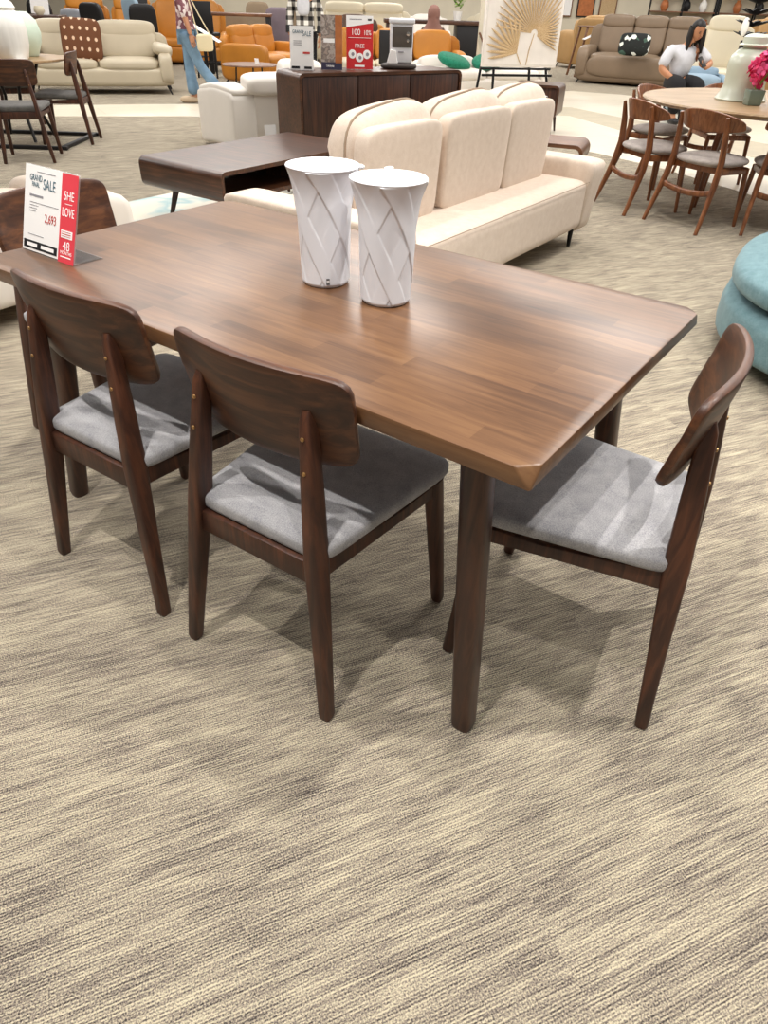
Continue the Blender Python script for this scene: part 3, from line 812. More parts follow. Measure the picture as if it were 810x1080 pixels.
# ------------------------------------------------------------------ CREAM SOFA at the left, mostly behind the table end chair
ls = thing('sofa', 'cream sofa behind the left end chair, cut off by the left edge', 'sofa', ST(-3.40, .46), TA)
bm = BM(); puff(bm, T(0, 0, .25), .44, .97, .15, 12, 8, 0, 8); obj('base', bm, 'cream', ls, 50)
for y in (-.42, .42):
    bm = BM(); puff(bm, T(-.06, y, .39), .34, .41, .06, 6, 8, .1, 4); obj('seat_cushion', bm, 'cream', ls, 60)
bm = BM(); puff(bm, T(.36, 0, .315), .11, .98, .215, 14, 8, 0, 6); obj('back', bm, 'white_leather', ls, 60)
for s in (-1, 1):
    bm = BM(); puff(bm, T(-.02, s*.90, .30), .45, .11, .195, 6, 8, 0, 4); obj('arm', bm, 'cream', ls, 60)
    for x in (-.36, .36):
        bm = BM(); tube(bm, [(x, s*.85, 0), (x, s*.85, .12)], [.012, .018], 8); obj('leg', bm, 'blackmetal', ls)

# ------------------------------------------------------------------ WHITE LEATHER RECLINER seen from behind
wr = thing('armchair', 'white leather recliner seen from behind, next to the sideboard', 'armchair', (-1.36, 8.10, 0), R(-150))
# front is -y of the chair
bm = BM(); puff(bm, T(0, 0, .27), .40, .44, .19, 9, 8, 0, 7); obj('base', bm, 'white_leather', wr, 60)
bm = BM(); puff(bm, T(0, -.10, .44), .27, .40, .10, 6, 8, .1, 4); obj('seat_cushion', bm, 'white_leather', wr, 60)
bm = BM(); puff(bm, T(0, -.64, .28) @ RX(R(16)), .40, .08, .20, 6, 8, 0, 4); obj('footrest', bm, 'white_leather', wr, 60)
bm = BM(); puff(bm, T(0, .40, .34) @ RX(R(-8)), .32, .10, .25, 12, 8, 0, 9); bk = obj('back', bm, 'white_leather', wr, 60)
bm = BM(); puff(bm, T(0, .44, .635) @ RX(R(-6)), .37, .14, .085, 8, 8, 0, 4); obj('headrest', bm, 'white_leather', bk, 70)
for s in (-1, 1):
    def ar(q, s=s): return Vector((q.x, q.y, q.z - .06*(q.y < 0)*abs(q.y)/.5))
    bm = BM(); puff(bm, T(s*.41, -.04, .33), .13, .56, .25, 16, 10, 0, 14, ar); a = obj('arm', bm, 'white_leather', wr, 60)
    bm = BM(); puff(bm, T(s*.41, -.02, .575) , .12, .54, .045, 10, 8, 0, 4, ar); obj('arm_pad', bm, 'white_leather', a, 60)
    for y in (-.36, .36):
        bm = BM(); rbox(bm, s*.34, y, .045, .07, .07, .09, .01); obj('foot', bm, 'black', wr)
pt = tag(obj('price_tag', (lambda b: (rbox(b, 0, 0, .05, .12, .003, .10, .001), b)[1])(BM()), 'paper', None, 0), 'white price card hanging on the back of the white recliner', 'tag')
pt.location = wr.matrix_basis @ Vector((.16, .522, .20)); pt.rotation_euler = (R(-6), 0, R(30)); 

# ------------------------------------------------------------------ BEIGE SOFA with brown cushion, back left
bs = sofa_bg('sofa', 'beige leather two seat sofa with a brown patterned cushion, back left', 'sofa', (-4.70, 12.70, 0), R(16), 2.2, .92, .46, .56, .86, 'beige_leather', 2, .2, head=True, arm_roll=True, arm_round=5)
cu = obj('cushion', (lambda b: (puff(b, RX(PI/2), .29, .275, .08, 6, 10, 0, 2.2), b)[1])(BM()), 'cushion_brown', None, 70, (-4.80, 12.40, .70), (R(-14), R(3), R(16)))
tag(cu, 'brown scatter cushion with rows of pale dots on the beige sofa', 'cushion')

# ------------------------------------------------------------------ LEFT DINING GROUP
lt = thing('dining_table', 'round pale topped dining table on black frame at the left edge', 'table', (-3.98, 8.12, 0))
bm = BM(); lathe(bm, [(.001, .722), (.57, .722), (.60, .732), (.60, .745), (.595, .75), (.001, .75)], 48); obj('tabletop', bm, 'paletop', lt)
for a in (45, 135, 225, 315):
    bm = BM(); tube(bm, [(.34*math.cos(R(a)), .34*math.sin(R(a)), .03), (.20*math.cos(R(a)), .20*math.sin(R(a)), .4), (.34*math.cos(R(a)), .34*math.sin(R(a)), .722)], .016, 8); obj('leg', bm, 'blackmetal', lt)
bm = BM()
for s in (-1, 1):
    beam(bm, (-.55, s*.45, .02), (.65, s*.45, .02), .05, .03); beam(bm, (s*.55+.05, -.45, .02), (s*.55+.05, .45, .02), .05, .03)
obj('base', bm, 'black', lt)
lc = 'chairs at the left round table'
M['seat_dark'] = seat_fabric('dark grey seat fabric', '#4d4b49', '#716e6a')
lc_chairs = [dup(ch, (-3.47, 7.19, 0), R(16), 'dark walnut chair with its back to us at the left round table', lc),
    dup(ch, (-3.47, 8.20, 0), R(98), 'dark walnut chair side on between left round table and beige sofa', lc),
    dup(ch, (-4.35, 8.98, 0), R(200), 'dark walnut chair half hidden behind the vases on the left round table', lc)]
for c_ in lc_chairs:
    for q in c_.children:
        if q.name.split('.')[0] == 'seat': q.material_slots[0].link = 'OBJECT'; q.material_slots[0].material = M['seat_dark']
lv = thing('vase', 'large ribbed white lidded vase on the left round table', 'vase', (-3.74, 7.83, .75))
bm = BM()
prof = [(.001, 0), (.135, 0), (.15, .02), (.175, .12), (.185, .24), (.17, .33), (.12, .39), (.10, .40), (.001, .40)]
lathe(bm, prof, 48, None, lambda a, z: .004*math.cos(16*a) if z > .03 and z < .38 else 0); obj('body', bm, 'white', lv, 50)
bm = BM(); lathe(bm, [(.001, .40), (.125, .40), (.13, .41), (.11, .45), (.05, .48), (.001, .485)], 32); obj('lid', bm, 'white', lv, 50)
mv = thing('vase', 'pale mint round vase behind the white lidded vase on the left', 'vase', (-3.78, 8.28, .75))
bm = BM(); lathe(bm, [(.001, 0), (.09, 0), (.10, .01), (.15, .12), (.165, .2), (.14, .3), (.08, .36), (.07, .37), (.06, .36), (.05, .3), (.001, .3)], 32); obj('body', bm, 'mint', mv, 50)
lf = obj('leaflet', (lambda b: (rbox(b, 0, 0, .002, .10, .15, .004, 0), b)[1])(BM()), 'paper', None, 0, (-3.60, 7.72, .7505), (0, 0, .4)); tag(lf, 'small white leaflet lying on the left round table', 'leaflet')

# ------------------------------------------------------------------ RIGHT DINING GROUP
rt_ = thing('dining_table', 'pale round wood dining table carrying the lidded vase at right', 'table', (2.98, 6.28, 0))
bm = BM(); lathe(bm, [(.001, .715), (.96, .715), (1.0, .728), (1.01, .74), (1.0, .75), (.001, .75)], 64); obj('tabletop', bm, 'paletop', rt_, 40)
for a in (20, 110, 200, 290):
    bm = BM(); tube(bm, [(.52*math.cos(R(a)), .52*math.sin(R(a)), 0), (.44*math.cos(R(a)), .44*math.sin(R(a)), .715)], [.02, .03], 12); obj('leg', bm, 'teak', rt_)
bm = BM(); lathe(bm, [(.40, .66), (.47, .66), (.47, .715), (.40, .715)], 32); obj('apron', bm, 'teak', rt_, 40)
def make_chair2(label):
    c2 = thing('dining_chair', label, 'chair', group='curved teak chairs at the right round table')
    for s in (-1, 1):
        bm = BM()
        pts = [(s*.245, -.285, 0), (s*.232, -.235, .15), (s*.215, -.185, .32), (s*.205, -.165, .46), (s*.196, -.185, .62), (s*.190, -.215, .735)]
        tube(bm, pts, [(.012, .014), (.015, .019), (.018, .026), (.018, .027), (.016, .022), (.010, .012)], 12, 2.6, ref=(1, 0, 0)); obj('rear_leg', bm, 'teak', c2)
        bm = BM()
        tube(bm, [(s*.205, .205, 0), (s*.185, .175, .40)], [.013, .02], 12); obj('front_leg', bm, 'teak', c2)
    bm = BM()
    pts = [(s*.225, -.20 + .0*abs(s), .27 - .03*(1-s*s)) for s in (-1, -.6, -.2, .2, .6, 1)]
    tube(bm, pts, [(.020, .013)]*6, 12, 3, ref=(0, 0, 1)); obj('stretcher', bm, 'teak', c2)
    bm = BM()
    for s in (-1, 1): tube(bm, [(s*.208, -.17, .40), (s*.198, .0, .395), (s*.186, .175, .385)], [(.022, .012)]*3, 12, 4, ref=(0, 0, 1))
    beam(bm, (-.186, .17, .385), (.186, .17, .385), .022, .045); beam(bm, (-.2, -.13, .40), (.2, -.13, .40), .022, .04)
    obj('seat_frame', bm, 'teak', c2)
    bm = BM(); puff(bm, T(0, .01, .445), .235, .225, .032, 2.6, 10, .25, 2.6); obj('seat', bm, 'seat2', c2, 70)
    bm = BM()
    def fmap(u_, v_):
        x = .262*u_; hh = .068*(1-.45*u_*u_)
        y = -.235 - .018*v_ + 2.1*x*x
        z = .705 + hh*v_ - .02*u_*u_
        return Vector((x, y, z)), Vector((-4.2*x, 1, .25)).normalized()
    panel(bm, fmap, 5, 26, 8, .016, .005); obj('backrest', bm, 'teak', c2, 45)
    return c2
c2 = make_chair2('teak chair with round grey seat nearest the cream sofa arm at the right round table')
c2.location = (2.02, 6.03, 0); c2.rotation_euler = (0, 0, R(-75))
dup(c2, (2.31, 5.57, 0), R(-58), 'teak chair with round grey seat in front of the lidded vase and pink flowers')
dup(c2, (2.84, 5.47, 0), R(-12), 'teak chair cut off by the right edge, nearest the teal sofa')
dup(c2, (2.36, 7.0, 0), R(-140), 'teak chair on the far left of the right round table, before the seated woman')
dup(c2, (3.02, 7.24, 0), R(-178), 'teak chair pushed in on the far side of the right round table')
cv = thing('vase', 'tall pale celadon lidded jar on the right round table', 'vase', (2.70, 6.30, .75))
bm = BM()
prof = [(.001, 0), (.185, 0), (.19, .01), (.165, .05), (.150, .10), (.152, .17), (.160, .23), (.150, .29), (.11, .33), (.082, .34), (.080, .355), (.001, .355)]
lathe(bm, prof, 40); obj('body', bm, 'celadon', cv, 50)
bm = BM(); lathe(bm, [(.001, .355), (.115, .352), (.12, .362), (.10, .37), (.095, .41), (.06, .428), (.001, .43)], 40); obj('lid', bm, 'celadon', cv, 50)
fp = thing('flower_arrangement', 'bunch of deep pink orchids in a small glass pot on the right round table', 'flowers', (2.66, 5.98, .75))
bm = BM(); rbox(bm, 0, 0, .05, .10, .10, .10, .008, 2, None, (1.15, 1.15)); obj('pot', bm, plain('grey green glass pot', '#7d8c7f', .2, .1), fp)
rnd = random.Random(3)
fl = []
for k in range(74):
    th, ph = rnd.uniform(0, 2*PI), math.acos(rnd.uniform(-.75, 1))
    d_ = Vector((math.sin(ph)*math.cos(th), math.sin(ph)*math.sin(th), math.cos(ph)))
    p = Vector((.08, 0, .225)) + Vector((d_.x*.165, d_.y*.13, d_.z*.135))*rnd.uniform(.75, 1.05)
    b2 = BM()
    q = d_.to_track_quat('Z', 'Y').to_matrix().to_4x4()
    for m_ in range(5):
        a = 2*PI*m_/5+rnd.uniform(0, 1)
        puff(b2, T(*p) @ q @ RZ(a) @ T(.023, 0, 0) @ RY(R(-22)), .024, .017, .004, 2.4, 2)
    puff(b2, T(*p) @ q @ T(0, 0, .008), .008, .008, .010, 2, 2)
    fl.append(obj('bloom', b2, 'pink' if k % 3 else 'pinkpale', fp, 60))
bm = BM(); tube(bm, [(0, 0, .05), (.02, 0, .14), (.08, 0, .24)], [.012, .01, .004], 8); tube(bm, [(.02, 0, .05), (.0, .03, .14), (.02, .06, .24)], [.012, .01, .004], 8); obj('stem', bm, 'leafgreen', fp)

# ------------------------------------------------------------------ SMALL WALNUT BOX TABLE + BENCH beyond the cream sofa
sb = thing('side_table', 'small dark walnut open box side table under the painting easel', 'table', (1.74, 9.98, 0), R(-20))
out = rrect(.62, .34, .05, 5); inn = rrect(.57, .29, .03, 5)
b2 = BM(); rings = [[b2.verts.new((x, y, .36+z)) for x, z in pr] for y in (-.24, .24) for pr in (out, inn)]; n = len(out)
for a, b in ((rings[0], rings[2]), (rings[3], rings[1]), (rings[1], rings[0]), (rings[2], rings[3])):
    for k in range(n): b2.faces.new((a[k], a[(k+1) % n], b[(k+1) % n], b[k]))
obj('box_frame', b2, 'darkwood_x', sb, 30)
bm = BM(); rbox(bm, 0, -.2, .36, .572, .018, .292, .004); obj('drawer_front', bm, 'darkwood_z', sb)
for sx in (-1, 1):
    for y in (-.17, .17):
        bm = BM(); tube(bm, [(sx*.26, y, 0), (sx*.23, y, .195)], [.012, .02], 10); obj('leg', bm, 'darkwood_z', sb)
pt = obj('price_tag', (lambda b: (prism(b, [(-.10, 0), (.10, .03), (.0, .08), (-.10, .09)], -.001, .001, 0), b)[1])(BM()), 'paper', None, 0, (1.70, 9.55, .41), (R(35), 0, R(-20))); tag(pt, 'white price card hanging on the small walnut box table', 'tag')
be = thing('coffee_table', 'low walnut bench table with rounded ends by the cream sofa far arm', 'table', (1.19, 6.93, 0), R(-20))
out = rrect(1.05, .17, .075, 6); inn = rrect(.99, .11, .045, 6)
b2 = BM(); rings = [[b2.verts.new((x, y, .275+z)) for x, z in pr] for y in (-.25, .25) for pr in (out, inn)]; n = len(out)
for a, b in ((rings[0], rings[2]), (rings[3], rings[1]), (rings[1], rings[0]), (rings[2], rings[3])):
    for k in range(n): b2.faces.new((a[k], a[(k+1) % n], b[(k+1) % n], b[k]))
obj('box_frame', b2, 'midwood', be, 30)
for sx in (-1, 1):
    for y in (-.18, .18):
        bm = BM(); tube(bm, [(sx*.42, y, 0), (sx*.38, y, .195)], [.012, .02], 10); obj('leg', bm, 'darkwood_z', be)

# ------------------------------------------------------------------ PAINTING ON EASEL
EA = R(14)
ez = thing('easel', 'black metal display easel holding the big leaf relief', 'easel', (1.72, 11.72, 0), EA)
for x0, x1, y0, y1, h in ((-.62, -.32, .05, .35, 1.5), (.60, .34, .05, .35, 1.5), (-.36, -.30, -.05, .32, 1.5), (.22, .2, -.05, .32, 1.5)):
    bm = BM(); beam(bm, (x0, y0, 0), (x1, y1, h), .03, .03, .003, (0, 1, 0)); obj('leg', bm, 'blackmetal', ez)
bm = BM(); beam(bm, (-.58, .0, .555), (.50, .0, .555), .05, .025); beam(bm, (-.52, .07, .47), (.57, .07, .47), .025, .03); obj('ledge', bm, 'blackmetal', ez)
pa = thing('relief_picture', 'square relief picture of pale palm leaves standing on the black easel', 'picture', (1.72 + .0, 11.72, .575), EA)
bm = BM(); rbox(bm, 0, 0, .57, 1.14, .05, 1.14, .006); obj('frame', bm, 'canvas', pa)
bm = BM(); rbox(bm, 0, -.027, .57, 1.08, .004, 1.08, 0); obj('canvas', bm, 'canvas', pa)
def frond(cx, cz, a0, a1, n, r0, r1, wid):
    out = []
    for k in range(n):
        a = R(a0 + (a1-a0)*k/(n-1)); L = r1*(.86+.14*math.sin(PI*k/(n-1)))
        if math.cos(a) > .01: L = min(L, (.535-cx)/math.cos(a))
        if math.cos(a) < -.01: L = min(L, (-.535-cx)/math.cos(a))
        if math.sin(a) > .01: L = min(L, (1.105-cz)/math.sin(a))
        d_ = Vector((math.cos(a), 0, math.sin(a))); s_ = Vector((-d_.z, 0, d_.x))
        o = Vector((cx, -.029, cz)); bm = BM()
        pts = [o + d_*r0, o + d_*(L*.5) + Vector((0, -.012, 0)), o + d_*(L*.85) + Vector((0, -.014, 0)), o + d_*L]
        tube(bm, pts, [(.004, .004), (wid, .009), (wid*.8, .008), (.002, .003)], 8, 2, ref=tuple(s_))
        out.append(bm)
    return out
for b_ in frond(.17, .40, -28, 172, 30, .05, .70, .0135): obj('leaf_blade', b_, 'gold', pa, 50)
for b_ in frond(-.06, .17, 92, 189, 10, .0, .50, .021): obj('leaf_blade', b_, 'gold', pa, 50)
bm = BM(); tube(bm, [(-.06, -.03, .17), (-.01, -.034, .08), (.03, -.03, .03)], .006, 8); tube(bm, [(.17, -.03, .40), (.12, -.036, .2), (.10, -.03, .03)], .006, 8); obj('stalk', bm, 'gold', pa)
wf = thing('relief_picture', 'tall cream framed relief panel leaning behind the leaf picture', 'picture', (1.78, 14.15, .50), R(10))
bm = BM(); rbox(bm, 0, 0, .62, .92, .05, 1.24, .008); obj('frame', bm, 'wallcream', wf)
bm = BM(); rbox(bm, 0, -.027, .62, .80, .006, 1.12, 0); obj('relief', bm, 'canvas', wf)
e2 = thing('easel', 'black and brown easel holding the cream framed panel', 'easel', (1.78, 14.15, 0), R(10))
for x0, x1 in ((-.42, -.15), (.42, .15)):
    bm = BM(); beam(bm, (x0, -.08, 0), (x1, .16, 1.0), .03, .03, .003, (0, 1, 0)); obj('leg', bm, 'blackmetal', e2)
bm = BM(); beam(bm, (-.40, .0, .505), (.40, .0, .505), .09, .03); obj('ledge', bm, 'midwood', e2)
bm = BM(); beam(bm, (-.46, -.06, .90), (-.30, -.1, .62), .02, .06, .003, (0, 1, 0)); obj('clip_bar', bm, 'midwood', e2)

# white sofa with green cushions behind the sideboard
sofa_bg('sofa', 'low white sofa with green cushions behind the easel', 'sofa', (1.28, 13.0, 0), R(20), 2.1, .9, .46, .5, .62, 'white_leather', 2, .12, group=None)
for k, (x, y, z, a, lb) in enumerate(((.86, 12.66, .57, 10, 'green cushion lying on the low white sofa, nearer the appliance'), (1.42, 12.90, .57, -12, 'green cushion lying on the low white sofa, nearer the easel leg'))):
    g = obj('cushion', (lambda b: (puff(b, None, .27, .20, .075, 2.6, 8, 0, 2.6), b)[1])(BM()), 'green', None, 70, (x, y, z), (R(18), R(a), R(24))); tag(g, lb, 'cushion', 'green cushions')

# ------------------------------------------------------------------ ORANGE SEATING
oa = sofa_bg('armchair', 'tan orange leather sofa seen from its side behind the white recliner', 'sofa', (-2.42, 14.95, 0), R(62), 1.5, 1.05, .45, .62, .80, 'orange_leather', 2, .16, head=True, leg_h=.06, arm_round=6)
o2 = sofa_bg('sofa', 'tan orange leather sofa behind the red promotion sign', 'sofa', (-.08, 14.3, 0), R(5), 2.45, .95, .46, .62, .90, 'orange_leather', 3, .2, head=False, leg_h=.06, seatmat='cream_leather')
bp = thing('display_screen', 'black flat panel standing against the orange sofa', 'screen', (-.10, 13.0, 0), R(8))
bm = BM(); rbox(bm, 0, 0, .70, .44, .04, .44, .01); obj('panel', bm, 'black', bp)
bm = BM(); rbox(bm, 0, .03, .25, .06, .04, .50, .006); obj('post', bm, 'blackmetal', bp)
bm = BM(); rbox(bm, 0, .03, .012, .36, .26, .024, .006); obj('base', bm, 'blackmetal', bp)
tt = thing('side_table', 'low round brown side table with price card beside the orange sofa', 'table', (-2.24, 12.2, 0))
bm = BM(); lathe(bm, [(.001, .455), (.40, .455), (.42, .465), (.41, .475), (.001, .475)], 40); obj('tabletop', bm, 'midwood', tt)
for a in (90, 210, 330):
    bm = BM(); tube(bm, [(.26*math.cos(R(a)), .26*math.sin(R(a)), 0), (.22*math.cos(R(a)), .22*math.sin(R(a)), .455)], .012, 8); obj('leg', bm, 'blackmetal', tt)
pt = obj('price_card', (lambda b: (prism(b, [(-.03, 0), (.03, 0), (.02, .075), (-.04, .075)], -.002, .002, 0, 1, RX(PI/2)), b)[1])(BM()), 'paper', None, 0, (-2.12, 12.15, .476), (0, 0, .1)); tag(pt, 'small white price card on the round brown side table', 'tag')
wb = thing('ottoman', 'small white leather ottoman behind the left end of the sideboard', 'ottoman', (-1.18, 9.6, 0), R(15))
bm = BM(); puff(bm, T(0, 0, .38), .26, .26, .34, 8, 8, 0, 6); obj('body', bm, 'white_leather', wb, 60)
for sx in (-1, 1):
    for sy in (-1, 1):
        bm = BM(); tube(bm, [(sx*.2, sy*.2, 0), (sx*.2, sy*.2, .06)], .02, 8); obj('foot', bm, 'black', wb)
sofa_bg('armchair', 'dark brown leather recliner far behind the photo brochure', 'armchair', (-.95, 17.0, 0), R(0), 1.05, .9, .46, .60, 1.04, 'brown_leather', 1, .18, leg_h=.06)
sofa_bg('sofa', 'cream leather sofa in the far middle behind the brown recliner', 'sofa', (-.9, 20.6, 0), R(0), 2.4, .95, .46, .66, 1.15, 'cream_leather', 2, .24, head=True, leg_h=.06)
yc = obj('cushion', (lambda b: (puff(b, None, .24, .08, .14, 3, 6, 0, 3), b)[1])(BM()), 'orange_leather', None, 70, (-.62, 20.15, .68), (R(-15), 0, .1)); tag(yc, 'small orange cushion on the far cream leather sofa', 'cushion')
for k, (x, lb) in enumerate(((-6.55, 'tall orange leather recliner at far left, left of the pair'), (-5.55, 'tall orange leather recliner at far left, right of the pair'))):
    sofa_bg('armchair', lb, 'armchair', (x, 17.3, 0), R(10), .98, .95, .46, .62, 1.12, 'orange_leather', 1, .12, leg_h=.06, head=True, group='tall orange recliners at far left')
sofa_bg('sofa', 'tall backed orange leather sofa standing between dark chairs far left', 'sofa', (-4.75, 18.6, 0), R(8), 1.7, .95, .46, .62, 1.2, 'orange_leather', 2, .14, leg_h=.06)

# ------------------------------------------------------------------ BAR TABLE, STOOLS, DINING CHAIRS far left
bt = thing('bar_table', 'dark legged bar table with brown top far behind the standing woman', 'table', (-3.2, 16.6, 0), R(6))
bm = BM(); rbox(bm, 0, 0, .985, 1.3, .6, .05, .008); obj('tabletop', bm, 'midwood', bt)
for sx in (-1, 1):
    for sy in (-1, 1):
        bm = BM(); beam(bm, (sx*.58, sy*.24, 0), (sx*.58, sy*.24, .96), .08, .08, .004, (0, 1, 0)); obj('leg', bm, 'black', bt)
def stool(label):
    r = thing('bar_stool', label, 'stool', group='black bar stools')
    for sx in (-1, 1):
        for sy in (-1, 1):
            bm = BM(); beam(bm, (sx*.19, sy*.19, 0), (sx*.17, sy*.17, .66), .03, .03, .003, (0, 1, 0)); obj('leg', bm, 'black', r)
    bm = BM(); puff(bm, T(0, 0, .69), .2, .2, .035, 6, 5, 0, 4); obj('seat', bm, 'black', r)
    bm = BM(); rbox(bm, 0, .19, .95, .38, .03, .48, .012); obj('backrest', bm, 'black', r)
    bm = BM()
    for s in (-1, 1): beam(bm, (-.18, s*.18, .25), (.18, s*.18, .25), .02, .02); beam(bm, (s*.18, -.18, .25), (s*.18, .18, .25), .02, .02)
    obj('footrest', bm, 'black', r); return r
s0 = stool('black bar stool close behind the walking woman'); s0.location = (-3.62, 15.6, 0); s0.rotation_euler = (0, 0, R(170))
dup(s0, (-4.20, 16.9, 0), R(150), 'black bar stool left of the walking woman, right of its pair'); dup(s0, (-5.1, 16.4, 0), R(20), 'black bar stool next to the orange sofa, left of the walking woman')
wb2 = thing('sign_stand', 'slanted white information board on a black post beside bar table', 'sign', (-3.25, 13.75, 0), R(10))
bm = BM(); beam(bm, (-.25, 0, .93), (.25, -.05, .66), .34, .012, .003); obj('board', bm, 'paper', wb2)
bm = BM(); beam(bm, (0, .02, 0), (0, .02, .79), .03, .03, .003, (0, 1, 0)); obj('post', bm, 'blackmetal', wb2)
bm = BM(); rbox(bm, 0, .02, .01, .3, .26, .02, .004); obj('base', bm, 'blackmetal', wb2)
def side_chair(name, label, mat, loc, rz, h=1.18, w=.5, group=None):
    r = thing(name, label, 'chair', loc, rz, group)
    bm = BM(); puff(bm, T(0, 0, .45), w/2, .25, .055, 6, 6, 0, 4); obj('seat', bm, mat, r, 60)
    bm = BM(); puff(bm, T(0, .25, (.45+h)/2) @ RX(R(-7)), w/2, .05, (h-.42)/2, 8, 6, 0, 5); obj('backrest', bm, mat, r, 60)
    for sx in (-1, 1):
        for sy in (-1, 1):
            bm = BM(); tube(bm, [(sx*(w/2-.04), sy*.21, 0), (sx*(w/2-.06), sy*.18, .42)], [.012, .02], 8); obj('leg', bm, 'black', r)
    return r
side_chair('dining_chair', 'high backed taupe chair far behind the orange sofa headrest', 'taupe', (-3.03, 18.0, 0), R(185))
side_chair('dining_chair', 'mauve grey chair at far back, left of the plaid jacket', 'purple', (-2.45, 17.5, 0), R(170), 1.1, .56)
side_chair('dining_chair', 'taupe chair at far back between mauve chair and plaid jacket', 'taupe', (-2.15, 18.8, 0), R(180), 1.2)
sofa_bg('sofa', 'grey taupe sofa at far back left of the tall taupe chair', 'sofa', (-4.2, 19.6, 0), R(5), 1.9, .95, .46, .62, .95, 'taupe', 2, .2)
side_chair('armchair', 'light grey shell chair behind the beige sofa and brown cushion', 'greyfab', (-6.05, 16.0, 0), R(150), 1.0, .62)
bk_ = thing('dining_table', 'dark brown table at far left behind the beige sofa', 'table', (-6.75, 14.75, 0), R(10))
bm = BM(); rbox(bm, 0, 0, .90, 1.5, .7, .05, .008); obj('tabletop', bm, 'darkwood_x', bk_)
for sx in (-1, 1):
    for sy in (-1, 1):
        bm = BM(); beam(bm, (sx*.65, sy*.28, 0), (sx*.65, sy*.28, .88), .07, .07, .004, (0, 1, 0)); obj('leg', bm, 'darkwood_z', bk_)
pb = obj('bowl', (lambda b: (lathe(b, [(.001, 0), (.05, 0), (.09, .05), (.085, .10), (.07, .13), (.065, .125), (.07, .06), (.001, .02)], 24), b)[1])(BM()), 'cream_leather', None, 50, (-6.30, 14.62, .925)); tag(pb, 'small cream pot on the dark table at far left', 'pot')
wp = obj('white_board', (lambda b: (rbox(b, 0, 0, .16, .30, .02, .32, .004), b)[1])(BM()), 'paper', None, 0, (-6.42, 14.92, .925), (R(-8), R(5), R(12))); tag(wp, 'white card leaning on the dark table at far left', 'board')
for k, (x, y, a, lb) in enumerate(((-7.6, 13.9, 40, 'black chair at the far left dark table, leftmost'), (-6.9, 16.3, 180, 'black chair behind the far left dark table'), (-5.2, 14.6, 160, 'black chair standing behind the right half of the beige sofa'), (-4.6, 14.9, 200, 'black chair behind the beige sofa arm, near the walking woman'))):
    side_chair('dining_chair', lb, 'black', (x, y, 0), R(a), 1.12, .46, 'black chairs behind the beige sofa')
side_chair('dining_chair', 'blue grey upholstered chair behind the right arm of the beige sofa', 'blue', (-4.75, 15.6, 0), R(140), 1.2, .5)

# ------------------------------------------------------------------ FAR MIDDLE
dk = thing('desk', 'long dark desk at far back left of the cream framed panel', 'desk', (.75, 18.0, 0), R(3))
bm = BM(); rbox(bm, 0, 0, .94, 2.2, .7, .07, .006); obj('desktop', bm, 'darkwood_x', dk)
bm = BM(); rbox(bm, .75, 0, .47, .6, .62, .88, .006); obj('pedestal', bm, 'black', dk)
bm = BM(); rbox(bm, -1.02, 0, .47, .06, .6, .88, .004); obj('side_leg', bm, 'darkwood_z', dk)
pl = thing('potted_plant', 'small leafy plant in a white pot on the far desk', 'plant', (1.22, 18.0, .975))
bm = BM(); lathe(bm, [(.001, 0), (.07, 0), (.10, .16), (.09, .16), (.001, .12)], 20); obj('pot', bm, 'white', pl)
bm = BM(); rnd = random.Random(5)
for k in range(26):
    a, t_ = rnd.uniform(0, 2*PI), rnd.uniform(.1, .28)
    puff(bm, T(.12*math.cos(a)*rnd.random(), .12*math.sin(a)*rnd.random(), .15+t_) @ RZ(a) @ RY(R(rnd.uniform(-60, 20))), .07, .025, .006, 2.4, 2)
obj('leaves', bm, 'leafgreen', pl)
sofa_bg('sofa', 'pale grey sofa at far back above the red promotion sign', 'sofa', (.3, 23.0, 0), R(0), 2.2, .95, .46, .66, 1.0, 'white_leather', 2, .22)
sofa_bg('sofa', 'cream sofa far behind the desk and plant', 'sofa', (3.0, 24.5, 0), R(-8), 2.2, .95, .46, .66, 1.05, 'cream_leather', 2, .22)

# ------------------------------------------------------------------ RIGHT BACKGROUND
gs = sofa_bg('sofa', 'grey brown leather recliner sofa with blossom cushion, back right', 'sofa', (5.0, 16.9, 0), R(-26), 2.5, 1.05, .52, .66, 1.10, 'grey_leather', 3, .26, leg_h=.05, head=True)
bm = BM(); puff(bm, T(0, -.43, .32), 1.0, .10, .20, 9, 8, 0, 4); obj('footrest', bm, 'grey_leather', gs, 60)
lc_ = obj('cushion', (lambda b: (puff(b, RX(PI/2), .30, .19, .08, 5, 8, 0, 2.2), b)[1])(BM()), 'cushion_leaf', None, 70, (4.62, 16.3, .72), (R(-14), 0, R(-26))); tag(lc_, 'black cushion with white blossom on the grey brown sofa', 'cushion')
sofa_bg('armchair', 'tan leather recliner seen from behind, right of the leaf picture', 'armchair', (4.85, 21.3, 0), R(195), 1.35, 1.0, .5, .8, 1.12, 'tan_leather', 1, .26, leg_h=.10)
et = thing('side_table', 'brown wooden side table with a white leaflet left of the grey sofa', 'table', (4.30, 18.7, 0), R(10))
bm = BM(); rbox(bm, 0, 0, .93, .5, .5, .03, .006); obj('tabletop', bm, 'midwood', et)
for sx in (-1, 1):
    for sy in (-1, 1):
        bm = BM(); beam(bm, (sx*.34, sy*.24, 0), (sx*.2, sy*.2, .92), .04, .04, .004, (0, 1, 0)); obj('leg', bm, 'midwood', et)
lf = obj('leaflet', (lambda b: (beam(b, (-.2, 0, -.09), (.2, 0, .09), .22, .006, .001), b)[1])(BM()), 'paper', None, 0, (4.24, 18.28, .80), (0, 0, .1)); tag(lf, 'slanted white leaflet hanging on the brown side table', 'leaflet')
